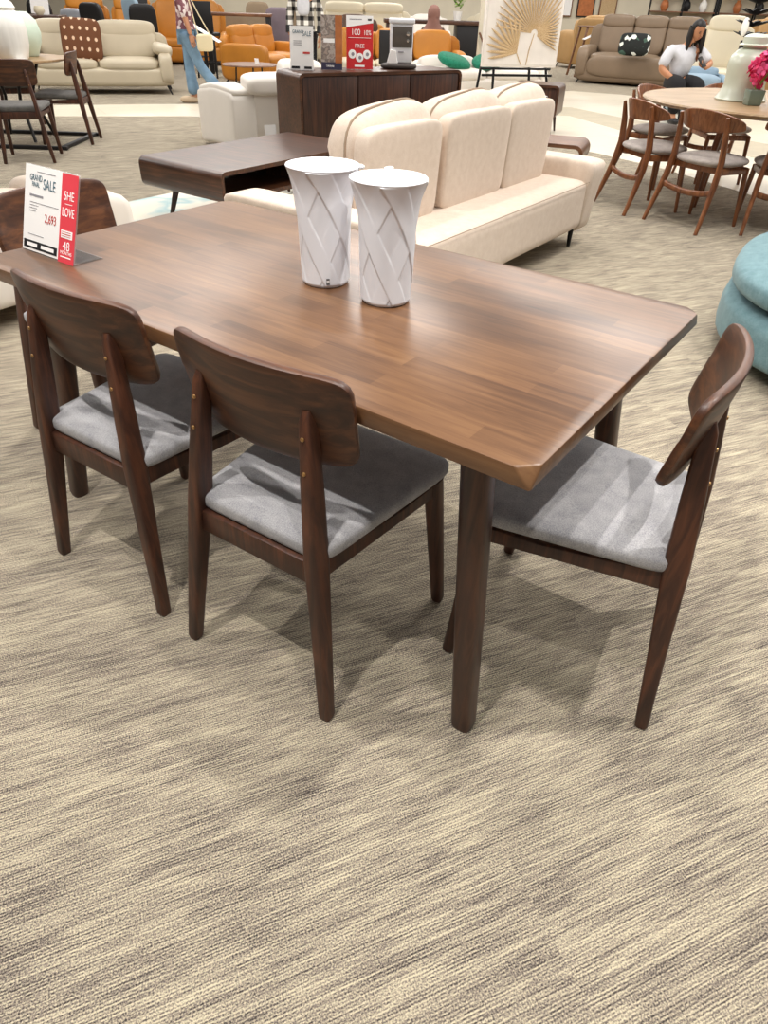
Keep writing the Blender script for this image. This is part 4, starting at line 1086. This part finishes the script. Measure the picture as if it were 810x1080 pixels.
bo = thing('bottle_vase', 'pale blue white bottle vase behind the grey brown sofa', 'vase', (4.95, 18.6, 0))
bm = BM(); lathe(bm, [(.001, .72), (.10, .72), (.15, .78), (.16, .95), (.12, 1.05), (.05, 1.12), (.045, 1.18), (.001, 1.18)], 24); obj('body', bm, 'white', bo, 50)
bm = BM(); rbox(bm, 0, 0, .36, .4, .4, .72, .01); obj('plinth', bm, 'black', bo)
sofa_bg('ottoman', 'blue grey low seat right of the seated woman', 'ottoman', (4.62, 12.5, 0), R(-10), .80, .7, .50, .52, .60, 'blue', 1, .1, leg_h=.04)
sofa_bg('armchair', 'cream leather recliner right of the seated woman', 'armchair', (5.45, 13.9, 0), R(-15), 1.0, .95, .5, .72, 1.16, 'cream_leather', 1, .2, leg_h=.06, head=True)
sofa_bg('armchair', 'tan leather armchair cut off at the top right edge', 'armchair', (6.95, 15.2, 0), R(-10), 1.2, .95, .5, .72, 1.25, 'tan_leather', 1, .2, leg_h=.06)
bf = thing('flower_arrangement', 'tall black paper flower on a dark stand at top right', 'flowers', (5.26, 12.6, 0))
bm = BM(); tube(bm, [(0, 0, 0), (0, 0, .95)], [.12, .10], 16); obj('stand', bm, 'black', bf)
rnd = random.Random(11)
for j, z in enumerate((.98, 1.12, 1.26, 1.40)):
    bm = BM()
    for k in range(10):
        a = 2*PI*k/10 + j*.3
        puff(bm, T(.0, 0, z) @ RZ(a) @ RY(R(-18)) @ T(.13, 0, 0), .14, .055, .012, 1.6, 3)
    obj('petal_tier', bm, 'black', bf, 40)
bm = BM(); puff(bm, T(-.16, -.15, 1.12), .05, .05, .12, 2, 6); obj('white_bud', bm, 'white', bf, 60)
for k, (x0, x1, lb) in enumerate(((7.2, 9.0, 'black metal shelving bay far right, left one'), (9.2, 11.2, 'black metal shelving bay far right, right one'))):
    sh_ = thing('shelving_unit', lb, 'shelf', ((x0+x1)/2, 24.5, 0), R(-15), 'black metal shelving bays')
    w_ = x1-x0
    for sx in (-1, 0, 1):
        for sy in (-1, 1):
            bm = BM(); beam(bm, (sx*w_/2, sy*.22, 0), (sx*w_/2, sy*.22, 2.2), .04, .04, .002, (0, 1, 0)); obj('post', bm, 'blackmetal', sh_)
    for z in (.15, .75, 1.22, 1.7, 2.18):
        bm = BM(); rbox(bm, 0, 0, z, w_, .46, .03, .003); obj('shelf_board', bm, 'midwood', sh_)
    bm = BM(); rbox(bm, 0, .235, 1.1, w_, .02, 2.1, .002); obj('back_panel', bm, 'cream_leather', sh_)
    for q, (x, z, c_) in enumerate(((-.6, .765, 'black'), (-.15, .765, 'white'), (.35, .765, 'black'), (.7, .765, 'rosewood_orange'), (-.5, 1.235, 'rosewood_orange'), (.1, 1.235, 'black'), (.55, 1.235, 'white'))):
        o = obj('vase', (lambda b: (lathe(b, [(.001, 0), (.07, 0), (.12, .10), (.10, .2), (.05, .26), (.06, .30), (.001, .30)], 16), b)[1])(BM()), c_, None, 50)
        ca, sa = math.cos(R(-15)), math.sin(R(-15)); o.location = ((x0+x1)/2 + x*ca, 24.5 + x*sa, z)
        tag(o, 'small ornament standing on the far right shelving', 'ornament', 'ornaments on the far shelving')
for k, x in enumerate((5.9, 6.7, 7.5)):
    p_ = thing('relief_picture', 'framed warm toned print on the far back wall', 'picture', (x, 30.80, .95), 0, 'prints on the far back wall')
    bm = BM(); rbox(bm, 0, 0, .45, .62, .05, .9, .006); obj('frame', bm, 'black' if k == 1 else 'midwood', p_)
    bm = BM(); rbox(bm, 0, -.028, .45, .54, .006, .82, 0); obj('print', bm, ['paper', 'rosewood_orange', 'gold'][k], p_)

# ------------------------------------------------------------------ PEOPLE
def skin_body(name, parent, J, edges, mat, root, extra=None, sub=2):
    names = list(J); idx = {n_: i for i, n_ in enumerate(names)}
    me = D.meshes.new(name); me.from_pydata([J[n_][0] for n_ in names], [(idx[a], idx[b]) for a, b in edges], [])
    o = D.objects.new(name, me); C.objects.link(o)
    sk = o.modifiers.new('skin', 'SKIN'); sk.use_smooth_shade = True; sk.branch_smoothing = .6
    if not me.skin_vertices: 
        bpy.context.view_layer.objects.active = o; o.select_set(True)
    for n_ in names:
        sv = me.skin_vertices[0].data[idx[n_]]; r_ = J[n_][1]
        sv.radius = r_ if isinstance(r_, tuple) else (r_, r_); sv.use_root = (n_ == root)
    ss = o.modifiers.new('sub', 'SUBSURF'); ss.levels = sub; ss.render_levels = sub
    bpy.context.view_layer.update()
    ev = o.evaluated_get(bpy.context.evaluated_depsgraph_get()); m2 = D.meshes.new_from_object(ev)
    bm = BM(); bm.from_mesh(m2); D.objects.remove(o); D.meshes.remove(m2)
    if extra: extra(bm)
    return obj(name, bm, mat, parent, 80)
def hand(bm, wrist, d_, n_, curl=25, L=.175, thumb_side=1):
    """palm and five separate curled fingers; d_ pointing direction, n_ palm-side normal"""
    wrist, d_, n_ = Vector(wrist), Vector(d_).normalized(), Vector(n_).normalized()
    s_ = d_.cross(n_).normalized(); n_ = s_.cross(d_).normalized()
    m = Matrix(((d_.x, s_.x, n_.x, wrist.x), (d_.y, s_.y, n_.y, wrist.y), (d_.z, s_.z, n_.z, wrist.z), (0, 0, 0, 1)))
    puff(bm, m @ T(.25*L, 0, 0), .29*L, .23*L, .085*L, 3, 4)
    for k, (off, ln) in enumerate(((-.17, .40), (-.06, .46), (.06, .43), (.17, .33))):
        p = Vector((.47*L, off*L, 0)); pts = [p - Vector((.1*L, 0, 0)), p]; a = R(curl*.4)
        for seg in (.45, .32, .26):
            p = p + Vector((math.cos(a), 0, math.sin(a)))*ln*L*seg; pts.append(p); a += R(curl)
        tube(bm, [m @ q for q in pts], [.052*L, .05*L, .046*L, .042*L, .03*L], 8)
    p = Vector((.12*L, thumb_side*.2*L, .02*L))
    tube(bm, [m @ q for q in (p, p+Vector((.14*L, thumb_side*.12*L, .03*L)), p+Vector((.28*L, thumb_side*.15*L, .07*L)), p+Vector((.38*L, thumb_side*.12*L, .12*L)))], [.07*L, .06*L, .052*L, .035*L], 8)
def face(parent, body, c, yaw, pitch, r):
    """eyes, brows, mouth on a head centred at c, looking along -y turned by yaw/pitch"""
    m = T(*c) @ RZ(yaw) @ RX(pitch)
    for s in (-1, 1):
        bm = BM(); puff(bm, m @ T(s*.35*r, -.90*r, .08*r), .14*r, .06*r, .07*r, 2, 4); obj('eye', bm, 'ink', body)
        bm = BM(); puff(bm, m @ T(s*.36*r, -.92*r, .28*r), .2*r, .05*r, .035*r, 2, 4); obj('eyebrow', bm, 'hair', body)
    bm = BM(); puff(bm, m @ T(0, -.93*r, -.55*r), .24*r, .06*r, .06*r, 2, 4); obj('mouth', bm, plain('lips', '#8a3f3c', .5), body)
def add_head(bm, c, yaw, pitch, r):
    m = T(*c) @ RZ(yaw) @ RX(pitch)
    def hd(q): return Vector((q.x*(1-.12*(q.z < 0)*abs(q.z)/(1.28*r)*1.6), q.y - (.10*r if q.z < -.4*r else 0), q.z))
    puff(bm, m, .80*r, .96*r, 1.22*r, 2.1, 9, 0, 2.1, hd)
    tube(bm, [m @ Vector(p) for p in ((0, -.86*r, .2*r), (0, -1.02*r, -.05*r), (0, -1.14*r, -.22*r), (0, -.95*r, -.32*r))], [.08*r, .11*r, .16*r, .1*r], 8)
    for s in (-1, 1): puff(bm, m @ T(s*.82*r, .02*r, -.02*r), .08*r, .17*r, .26*r, 2.2, 4)

# seated woman looking at her phone
pw_ = thing('person', 'seated woman in pale grey shirt and black skirt looking at a phone', 'person', (3.98, 11.55, 0), R(4))
J = {'pelvis': ((0, 0, .46), (.15, .12)), 'waist': ((0, -.01, .62), (.125, .10)), 'chest': ((.01, -.02, .80), (.135, .10)), 'nb': ((.03, .0, .92), (.07, .065)), 'neck': ((.06, -.03, .97), (.052, .052)),
     'skull': ((.09, -.05, 1.06), (.06, .06)),
     'sl': ((-.19, .0, .86), (.07, .07)), 'el': ((-.29, -.06, .62), (.055, .055)), 'wl': ((-.13, -.24, .505), (.033, .033)),
     'sr': ((.21, .0, .85), (.07, .07)), 'er': ((.38, -.10, .70), (.05, .05)), 'wr': ((.23, -.30, .665), (.03, .03)),
     'hl': ((-.10, -.04, .46), (.12, .11)), 'kl': ((-.14, -.46, .47), (.075, .075)), 'al': ((-.14, -.45, .10), (.045, .045)), 'tl': ((-.14, -.60, .035), (.035, .03)),
     'hr': ((.10, -.04, .46), (.12, .11)), 'kr': ((.14, -.46, .47), (.075, .075)), 'ar': ((.14, -.45, .10), (.045, .045)), 'tr': ((.14, -.60, .035), (.035, .03))}
E_ = [('pelvis', 'waist'), ('waist', 'chest'), ('chest', 'nb'), ('nb', 'neck'), ('neck', 'skull'), ('chest', 'sl'), ('sl', 'el'), ('el', 'wl'), ('chest', 'sr'), ('sr', 'er'), ('er', 'wr'),
      ('pelvis', 'hl'), ('hl', 'kl'), ('kl', 'al'), ('al', 'tl'), ('pelvis', 'hr'), ('hr', 'kr'), ('kr', 'ar'), ('ar', 'tr')]
HC, HY, HP = (.10, -.07, 1.075), R(16), R(22)
def ex(bm):
    add_head(bm, HC, HY, HP, .092)
    hand(bm, (-.13, -.24, .505), (.85, -.45, -.1), (.1, 0, -1), 22, .17, -1)
    hand(bm, (.23, -.30, .665), (-.8, -.25, .35), (.3, .3, 1), 38, .17, 1)
pb_ = skin_body('body', pw_, J, E_, 'skin', 'pelvis', ex)
face(pw_, pb_, HC, HY, HP, .092)
G = {k: (v[0], tuple(x+(.06 if k in ('waist', 'chest') else .03) for x in v[1])) for k, v in J.items()}
S = {k: G[k] for k in ('pelvis', 'waist', 'chest', 'nb', 'sl', 'sr')}
S['nb'] = ((.03, .0, .90), (.082, .075)); S['pelvis'] = ((0, 0, .50), (.17, .14))
S['ul'] = ((-.29, -.06, .635), (.078, .078)); S['ur'] = ((.365, -.09, .715), (.074, .074))
skin_body('shirt', pw_, S, [('pelvis', 'waist'), ('waist', 'chest'), ('chest', 'nb'), ('chest', 'sl'), ('sl', 'ul'), ('chest', 'sr'), ('sr', 'ur')], 'shirt', 'chest')
S = {k: ((v[0][0], v[0][1], v[0][2]), tuple(x+.035 for x in v[1])) for k, v in J.items() if k in ('pelvis', 'hl', 'kl', 'al', 'hr', 'kr', 'ar')}
S['pw'] = ((0, 0, .60), (.185, .155))
for s in (-1, 1):
    bm = BM(); puff(bm, T(s*.14, -.53, .045), .052, .13, .045, 3, 6, 0, 2.6); obj('shoe', bm, 'black', pw_, 60)
skin_body('trousers', pw_, S, [('pelvis', 'pw'), ('pelvis', 'hl'), ('hl', 'kl'), ('kl', 'al'), ('pelvis', 'hr'), ('hr', 'kr'), ('kr', 'ar')], 'trousers', 'pelvis')
bm = BM(); m_ = T(*HC) @ RZ(HY) @ RX(HP)
def hairf(q):
    if q.y < -.02 and q.z < .055: q.y = -.02 + (q.y+.02)*.15
    return q
puff(bm, m_ @ T(0, .014, .018), .088, .098, .112, 2.2, 10, 0, 2.2, hairf)
for x, y, l in ((-.075, .02, .26), (-.05, .07, .30), (0, .085, .30), (.05, .07, .30), (.075, .0, .27), (.07, -.035, .24)):
    p = m_ @ Vector((x, y, .0)); tube(bm, [p + Vector((0, 0, .03)), p + Vector((x*.2, .01, -.10)), p + Vector((x*.4, -.01+.0*y, -l))], [.035, .04, .012], 8)
obj('hair', bm, 'hair', pw_, 80)
bm = BM(); p = m_ @ Vector((.078, -.03, -.16)); tube(bm, [p, p + Vector((.01, -.03, -.10)), p + Vector((.02, -.05, -.19))], [.03, .028, .01], 8); obj('hair_ends', bm, 'hairbrown', pw_, 80)
ph = obj('phone', (lambda b: (rbox(b, 0, 0, 0, .075, .010, .15, .006), b)[1])(BM()), 'black', None, 40); tag(ph, 'black phone held by the seated woman', 'phone')
ph.location = pw_.matrix_basis @ Vector((.145, -.345, .735)); ph.rotation_euler = (R(-38), R(-18), R(30))
st2 = thing('stool', 'low black stool under the seated woman', 'stool', (3.98, 11.60, 0))
bm = BM(); lathe(bm, [(.001, .28), (.20, .28), (.22, .30), (.22, .33), (.20, .345), (.001, .345)], 28); obj('seat', bm, 'black', st2)
for a in (45, 135, 225, 315):
    bm = BM(); tube(bm, [(.19*math.cos(R(a)), .19*math.sin(R(a)), 0), (.14*math.cos(R(a)), .14*math.sin(R(a)), .29)], .014, 8); obj('leg', bm, 'black', st2)

# woman walking to the left
pw2 = thing('person', 'walking woman in floral maroon blouse and blue flared jeans', 'person', (-3.00, 11.62, 0), R(-86))
J = {'pelvis': ((0, 0, .90), (.125, .11)), 'waist': ((0, -.01, 1.04), (.115, .095)), 'chest': ((0, -.02, 1.22), (.135, .105)), 'nb': ((0, .0, 1.36), (.06, .055)), 'neck': ((0, -.02, 1.42), (.048, .048)), 'skull': ((0, -.03, 1.50), (.06, .06)),
     'sl': ((-.16, 0, 1.31), (.058, .058)), 'el': ((-.21, .06, 1.06), (.042, .042)), 'wl': ((-.20, -.08, .86), (.03, .03)),
     'sr': ((.16, 0, 1.31), (.058, .058)), 'er': ((.21, .04, 1.06), (.042, .042)), 'wr': ((.20, .10, .84), (.03, .03)),
     'hl': ((-.085, 0, .84), (.095, .10)), 'kl': ((-.085, -.03, .46), (.06, .06)), 'al': ((-.085, .03, .09), (.042, .042)), 'tl': ((-.085, -.13, .035), (.038, .03)),
     'hr': ((.085, .02, .84), (.095, .10)), 'kr': ((.085, .16, .47), (.06, .06)), 'ar': ((.085, .44, .17), (.042, .042)), 'tr': ((.085, .36, .05), (.036, .03))}
def ex2(bm):
    add_head(bm, (0, -.03, 1.53), 0, R(6), .092)
    hand(bm, (-.20, -.08, .86), (0, -.3, -1), (1, 0, 0), 18, .165, -1); hand(bm, (.20, .10, .84), (0, .2, -1), (-1, 0, 0), 18, .165, 1)
pb2 = skin_body('body', pw2, J, E_, 'skin2', 'pelvis', ex2); face(pw2, pb2, (0, -.03, 1.53), 0, R(6), .092)
S = {'b': ((0, .01, .80), (.165, .155)), 'pelvis': ((0, 0, .92), (.15, .14)), 'waist': ((0, -.01, 1.05), (.14, .12)), 'chest': ((0, -.02, 1.22), (.155, .125)), 'nb': ((0, 0, 1.35), (.075, .07)), 'sl': ((-.16, 0, 1.31), (.075, .075)), 'ul': ((-.215, .05, 1.02), (.06, .06)), 'sr': ((.16, 0, 1.31), (.075, .075)), 'ur': ((.215, .05, 1.02), (.06, .06))}
skin_body('blouse', pw2, S, [('b', 'pelvis'), ('pelvis', 'waist'), ('waist', 'chest'), ('chest', 'nb'), ('chest', 'sl'), ('sl', 'ul'), ('chest', 'sr'), ('sr', 'ur')], 'blouse', 'chest')
S = {'pelvis': ((0, 0, .90), (.135, .12)), 'hl': ((-.085, 0, .82), (.105, .11)), 'kl': ((-.085, -.03, .46), (.072, .075)), 'fl': ((-.085, .0, .09), (.10, .12)), 'hr': ((.085, .02, .82), (.105, .11)), 'kr': ((.085, .16, .47), (.072, .075)), 'fr': ((.085, .41, .17), (.085, .09))}
skin_body('jeans', pw2, S, [('pelvis', 'hl'), ('hl', 'kl'), ('kl', 'fl'), ('pelvis', 'hr'), ('hr', 'kr'), ('kr', 'fr')], 'jeans', 'pelvis')
for x, y, z, rx in ((-.085, -.08, .045, 0), (.085, .38, .075, R(40))):
    bm = BM(); puff(bm, T(x, y, z) @ RX(rx), .05, .14, .045, 3, 6, 0, 2.6); obj('shoe', bm, 'shoe', pw2, 60)
bm = BM(); puff(bm, T(0, -.01, 1.56), .088, .10, .115, 2.2, 8, 0, 2.2, lambda q: Vector((q.x, q.y if q.y > -.04 or q.z > .05 else -.04, q.z))); puff(bm, T(0, .07, 1.42), .07, .04, .14, 2.4, 6); obj('hair', bm, 'hair', pw2, 80)
hb = thing('handbag', 'cream handbag hanging at the side of the walking woman', 'bag', (-2.70, 11.42, .66), R(10))
bm = BM(); puff(bm, T(0, 0, .10), .11, .05, .10, 6, 6); obj('body', bm, 'rosebag', hb, 60)
bm = BM(); tube(bm, [(-.08, 0, .19), (-.13, .02, .42), (-.18, .06, .66)], .008, 6); tube(bm, [(.08, 0, .19), (-.05, .02, .42), (-.17, .06, .66)], .008, 6); obj('strap', bm, 'rosebag', hb)

# person in plaid jacket behind the sideboard
pw3 = thing('person', 'person in black and white plaid jacket and black trousers', 'person', (-1.52, 13.4, 0), R(-4))
J = {'pelvis': ((0, 0, .86), (.13, .11)), 'waist': ((0, -.01, 1.0), (.125, .10)), 'chest': ((0, -.02, 1.20), (.15, .11)), 'nb': ((0, .0, 1.36), (.065, .06)), 'neck': ((0, -.01, 1.42), (.05, .05)), 'skull': ((0, -.02, 1.50), (.06, .06)),
     'sl': ((-.19, 0, 1.30), (.062, .062)), 'el': ((-.25, .02, 1.03), (.045, .045)), 'wl': ((-.24, -.06, .79), (.033, .033)),
     'sr': ((.19, 0, 1.30), (.062, .062)), 'er': ((.25, .02, 1.03), (.045, .045)), 'wr': ((.24, -.06, .79), (.033, .033)),
     'hl': ((-.09, 0, .80), (.10, .10)), 'kl': ((-.10, -.02, .45), (.062, .062)), 'al': ((-.10, .02, .09), (.043, .043)), 'tl': ((-.11, -.14, .035), (.038, .03)),
     'hr': ((.09, 0, .80), (.10, .10)), 'kr': ((.10, -.02, .45), (.062, .062)), 'ar': ((.10, .02, .09), (.043, .043)), 'tr': ((.11, -.14, .035), (.038, .03))}
def ex3(bm):
    add_head(bm, (0, -.03, 1.53), 0, R(4), .092)
    hand(bm, (-.24, -.06, .79), (0, -.15, -1), (1, 0, 0), 18, .175, 1); hand(bm, (.24, -.06, .79), (0, -.15, -1), (-1, 0, 0), 18, .175, -1)
pb3 = skin_body('body', pw3, J, E_, 'skin2', 'pelvis', ex3); face(pw3, pb3, (0, -.03, 1.53), 0, R(4), .092)
S = {'b': ((0, .01, .78), (.18, .14)), 'pelvis': ((0, 0, .90), (.17, .135)), 'waist': ((0, -.01, 1.02), (.16, .125)), 'chest': ((0, -.02, 1.20), (.17, .13)), 'nb': ((0, 0, 1.35), (.08, .075)), 'sl': ((-.19, 0, 1.30), (.082, .082)), 'el': ((-.255, .02, 1.03), (.066, .066)), 'ul': ((-.25, -.045, .87), (.055, .055)), 'sr': ((.19, 0, 1.30), (.082, .082)), 'er': ((.255, .02, 1.03), (.066, .066)), 'ur': ((.25, -.045, .87), (.055, .055))}
jk = skin_body('jacket', pw3, S, [('b', 'pelvis'), ('pelvis', 'waist'), ('waist', 'chest'), ('chest', 'nb'), ('chest', 'sl'), ('sl', 'el'), ('el', 'ul'), ('chest', 'sr'), ('sr', 'er'), ('er', 'ur')], 'plaid', 'chest')
for s in (-1, 1):
    bm = BM(); tube(bm, [(s*.252, -.03, .93), (s*.25, -.05, .84)], .06, 12); obj('cuff', bm, 'black', jk, 60)
bm = BM(); puff(bm, T(0, -.115, 1.20), .10, .04, .14, 3, 6); obj('shirt_front', bm, 'shirt', jk, 60)
S = {'pelvis': ((0, 0, .86), (.14, .12)), 'hl': ((-.09, 0, .78), (.11, .11)), 'kl': ((-.10, -.02, .45), (.08, .08)), 'fl': ((-.10, .01, .10), (.07, .07)), 'hr': ((.09, 0, .78), (.11, .11)), 'kr': ((.10, -.02, .45), (.08, .08)), 'fr': ((.10, .01, .10), (.07, .07))}
skin_body('trousers', pw3, S, [('pelvis', 'hl'), ('hl', 'kl'), ('kl', 'fl'), ('pelvis', 'hr'), ('hr', 'kr'), ('kr', 'fr')], 'trousers', 'pelvis')
for s in (-1, 1):
    bm = BM(); puff(bm, T(s*.105, -.07, .045), .05, .14, .045, 3, 6, 0, 2.6); obj('shoe', bm, 'black', pw3, 60)
bm = BM(); puff(bm, T(0, .0, 1.56), .088, .10, .115, 2.2, 8, 0, 2.2, lambda q: Vector((q.x, q.y if q.y > -.04 or q.z > .05 else -.04, q.z))); obj('hair', bm, 'hair', pw3, 80)

# person in a mauve brown headscarf, seated with the back to us
pw4 = thing('person', 'seated person in a mauve brown headscarf seen from behind', 'person', (.62, 15.6, 0), R(180))
J = {'pelvis': ((0, 0, .44), (.14, .12)), 'waist': ((0, -.01, .62), (.13, .105)), 'chest': ((0, -.02, .80), (.15, .11)), 'nb': ((0, .0, .93), (.065, .06)), 'neck': ((0, -.01, .98), (.05, .05)), 'skull': ((0, -.02, 1.06), (.06, .06)),
     'sl': ((-.18, 0, .87), (.065, .065)), 'el': ((-.24, -.08, .64), (.05, .05)), 'wl': ((-.14, -.28, .56), (.033, .033)),
     'sr': ((.18, 0, .87), (.065, .065)), 'er': ((.24, -.08, .64), (.05, .05)), 'wr': ((.14, -.28, .56), (.033, .033)),
     'hl': ((-.10, -.04, .45), (.11, .10)), 'kl': ((-.13, -.45, .46), (.07, .07)), 'al': ((-.13, -.44, .10), (.045, .045)), 'tl': ((-.13, -.58, .035), (.036, .03)),
     'hr': ((.10, -.04, .45), (.11, .10)), 'kr': ((.13, -.45, .46), (.07, .07)), 'ar': ((.13, -.44, .10), (.045, .045)), 'tr': ((.13, -.58, .035), (.036, .03))}
def ex4(bm):
    add_head(bm, (0, -.03, 1.09), 0, R(5), .092)
    hand(bm, (-.14, -.28, .56), (.3, -1, -.1), (0, 0, -1), 20, .165, -1); hand(bm, (.14, -.28, .56), (-.3, -1, -.1), (0, 0, -1), 20, .165, 1)
pb4 = skin_body('body', pw4, J, E_, 'skin2', 'pelvis', ex4); face(pw4, pb4, (0, -.03, 1.09), 0, R(5), .092)
S = {k: (J[k][0], tuple(x+.016 for x in J[k][1])) for k in ('pelvis', 'waist', 'chest', 'nb', 'sl', 'el', 'sr', 'er', 'hl', 'kl', 'al', 'hr', 'kr', 'ar')}
skin_body('robe', pw4, S, [e for e in E_ if e[0] in S and e[1] in S], 'brown_leather', 'pelvis')
bm = BM(); puff(bm, T(0, .0, 1.10), .115, .125, .15, 2.3, 10, 0, 2.3, lambda q: Vector((q.x, q.y if q.y > -.055 else -.055, q.z)))
loft(bm, [[(r_[0]*math.cos(2*PI*k/20), .01+r_[1]*math.sin(2*PI*k/20), z) for k in range(20)] for z, r_ in ((1.08, (.11, .115)), (.98, (.115, .115)), (.90, (.17, .13)), (.80, (.20, .15)))])
obj('headscarf', bm, 'scarf', pw4, 80)
st3 = dup(st2, (.62, 15.55, 0), 0, 'low black stool under the person in the headscarf'); st2['group'] = st3['group'] = 'low black stools'

# ------------------------------------------------------------------ LIGHT: warm shop downlights plus added overhead fill, no ceiling built
sc = bpy.context.scene
wd = D.worlds.new('shop ambience'); sc.world = wd; wd.use_nodes = True
bg = wd.node_tree.nodes['Background']; bg.inputs[0].default_value = (1.0, .965, .92, 1); bg.inputs[1].default_value = .22
def spot(loc, to, power, ang=70, rad=.05, col=(1, .955, .90), blend=.6):
    l = D.lights.new('downlight', 'SPOT'); l.energy = power; l.spot_size = R(ang); l.spot_blend = blend; l.shadow_soft_size = rad; l.color = col
    o = D.objects.new('downlight', l); C.objects.link(o); o.location = loc
    o.rotation_euler = (Vector(to)-Vector(loc)).to_track_quat('-Z', 'Y').to_euler(); return o
def area(loc, sx, sy, power, col=(1, .965, .92)):  # unseen soft area lights, added for ambient fill and a bright background
    l = D.lights.new('fill_area_light', 'AREA'); l.shape = 'RECTANGLE'; l.size = sx; l.size_y = sy; l.energy = power; l.color = col
    o = D.objects.new('fill_area_light', l); C.objects.link(o); o.location = loc; return o
CE = 3.6
spot(ST(-.50, -.95, CE), ST(-.45, -.2, 0), 250, 100, .032)         # near side of the table
spot(ST(-1.75, -.70, CE), ST(-1.5, -.1, 0), 150, 95, .032)
spot(ST(.95, 1.45, CE), ST(.35, .7, 0), 250, 100, .032)            # right end, far side
spot(ST(.02, .42, CE), ST(-.1, .3, 0), 120, 95, .032)              # straight above the right end
spot(ST(.75, -.65, CE), ST(.5, -.6, 0), 120, 100, .06)
spot(ST(-2.6, 2.0, CE), ST(-2.0, 2.2, 0), 150, 90)
spot(ST(-.9, 3.6, CE), ST(-1.6, 3.0, 0), 190, 90)
for x in (-7, -3.5, 0, 3.5, 7, 11):
    for y in (7, 11, 15.5, 21, 27):
        area((x, y, CE+.2), 1.6, 1.6, 95)
area((2.6, 4.2, CE+.2), 1.4, 1.4, 60); area((-2.6, 3.2, CE+.2), 1.4, 1.4, 40)

vs = sc.view_settings
vs.view_transform = 'Standard'; vs.look = 'None'; vs.gamma = 1; vs.exposure = 0; vs.use_curve_mapping = False
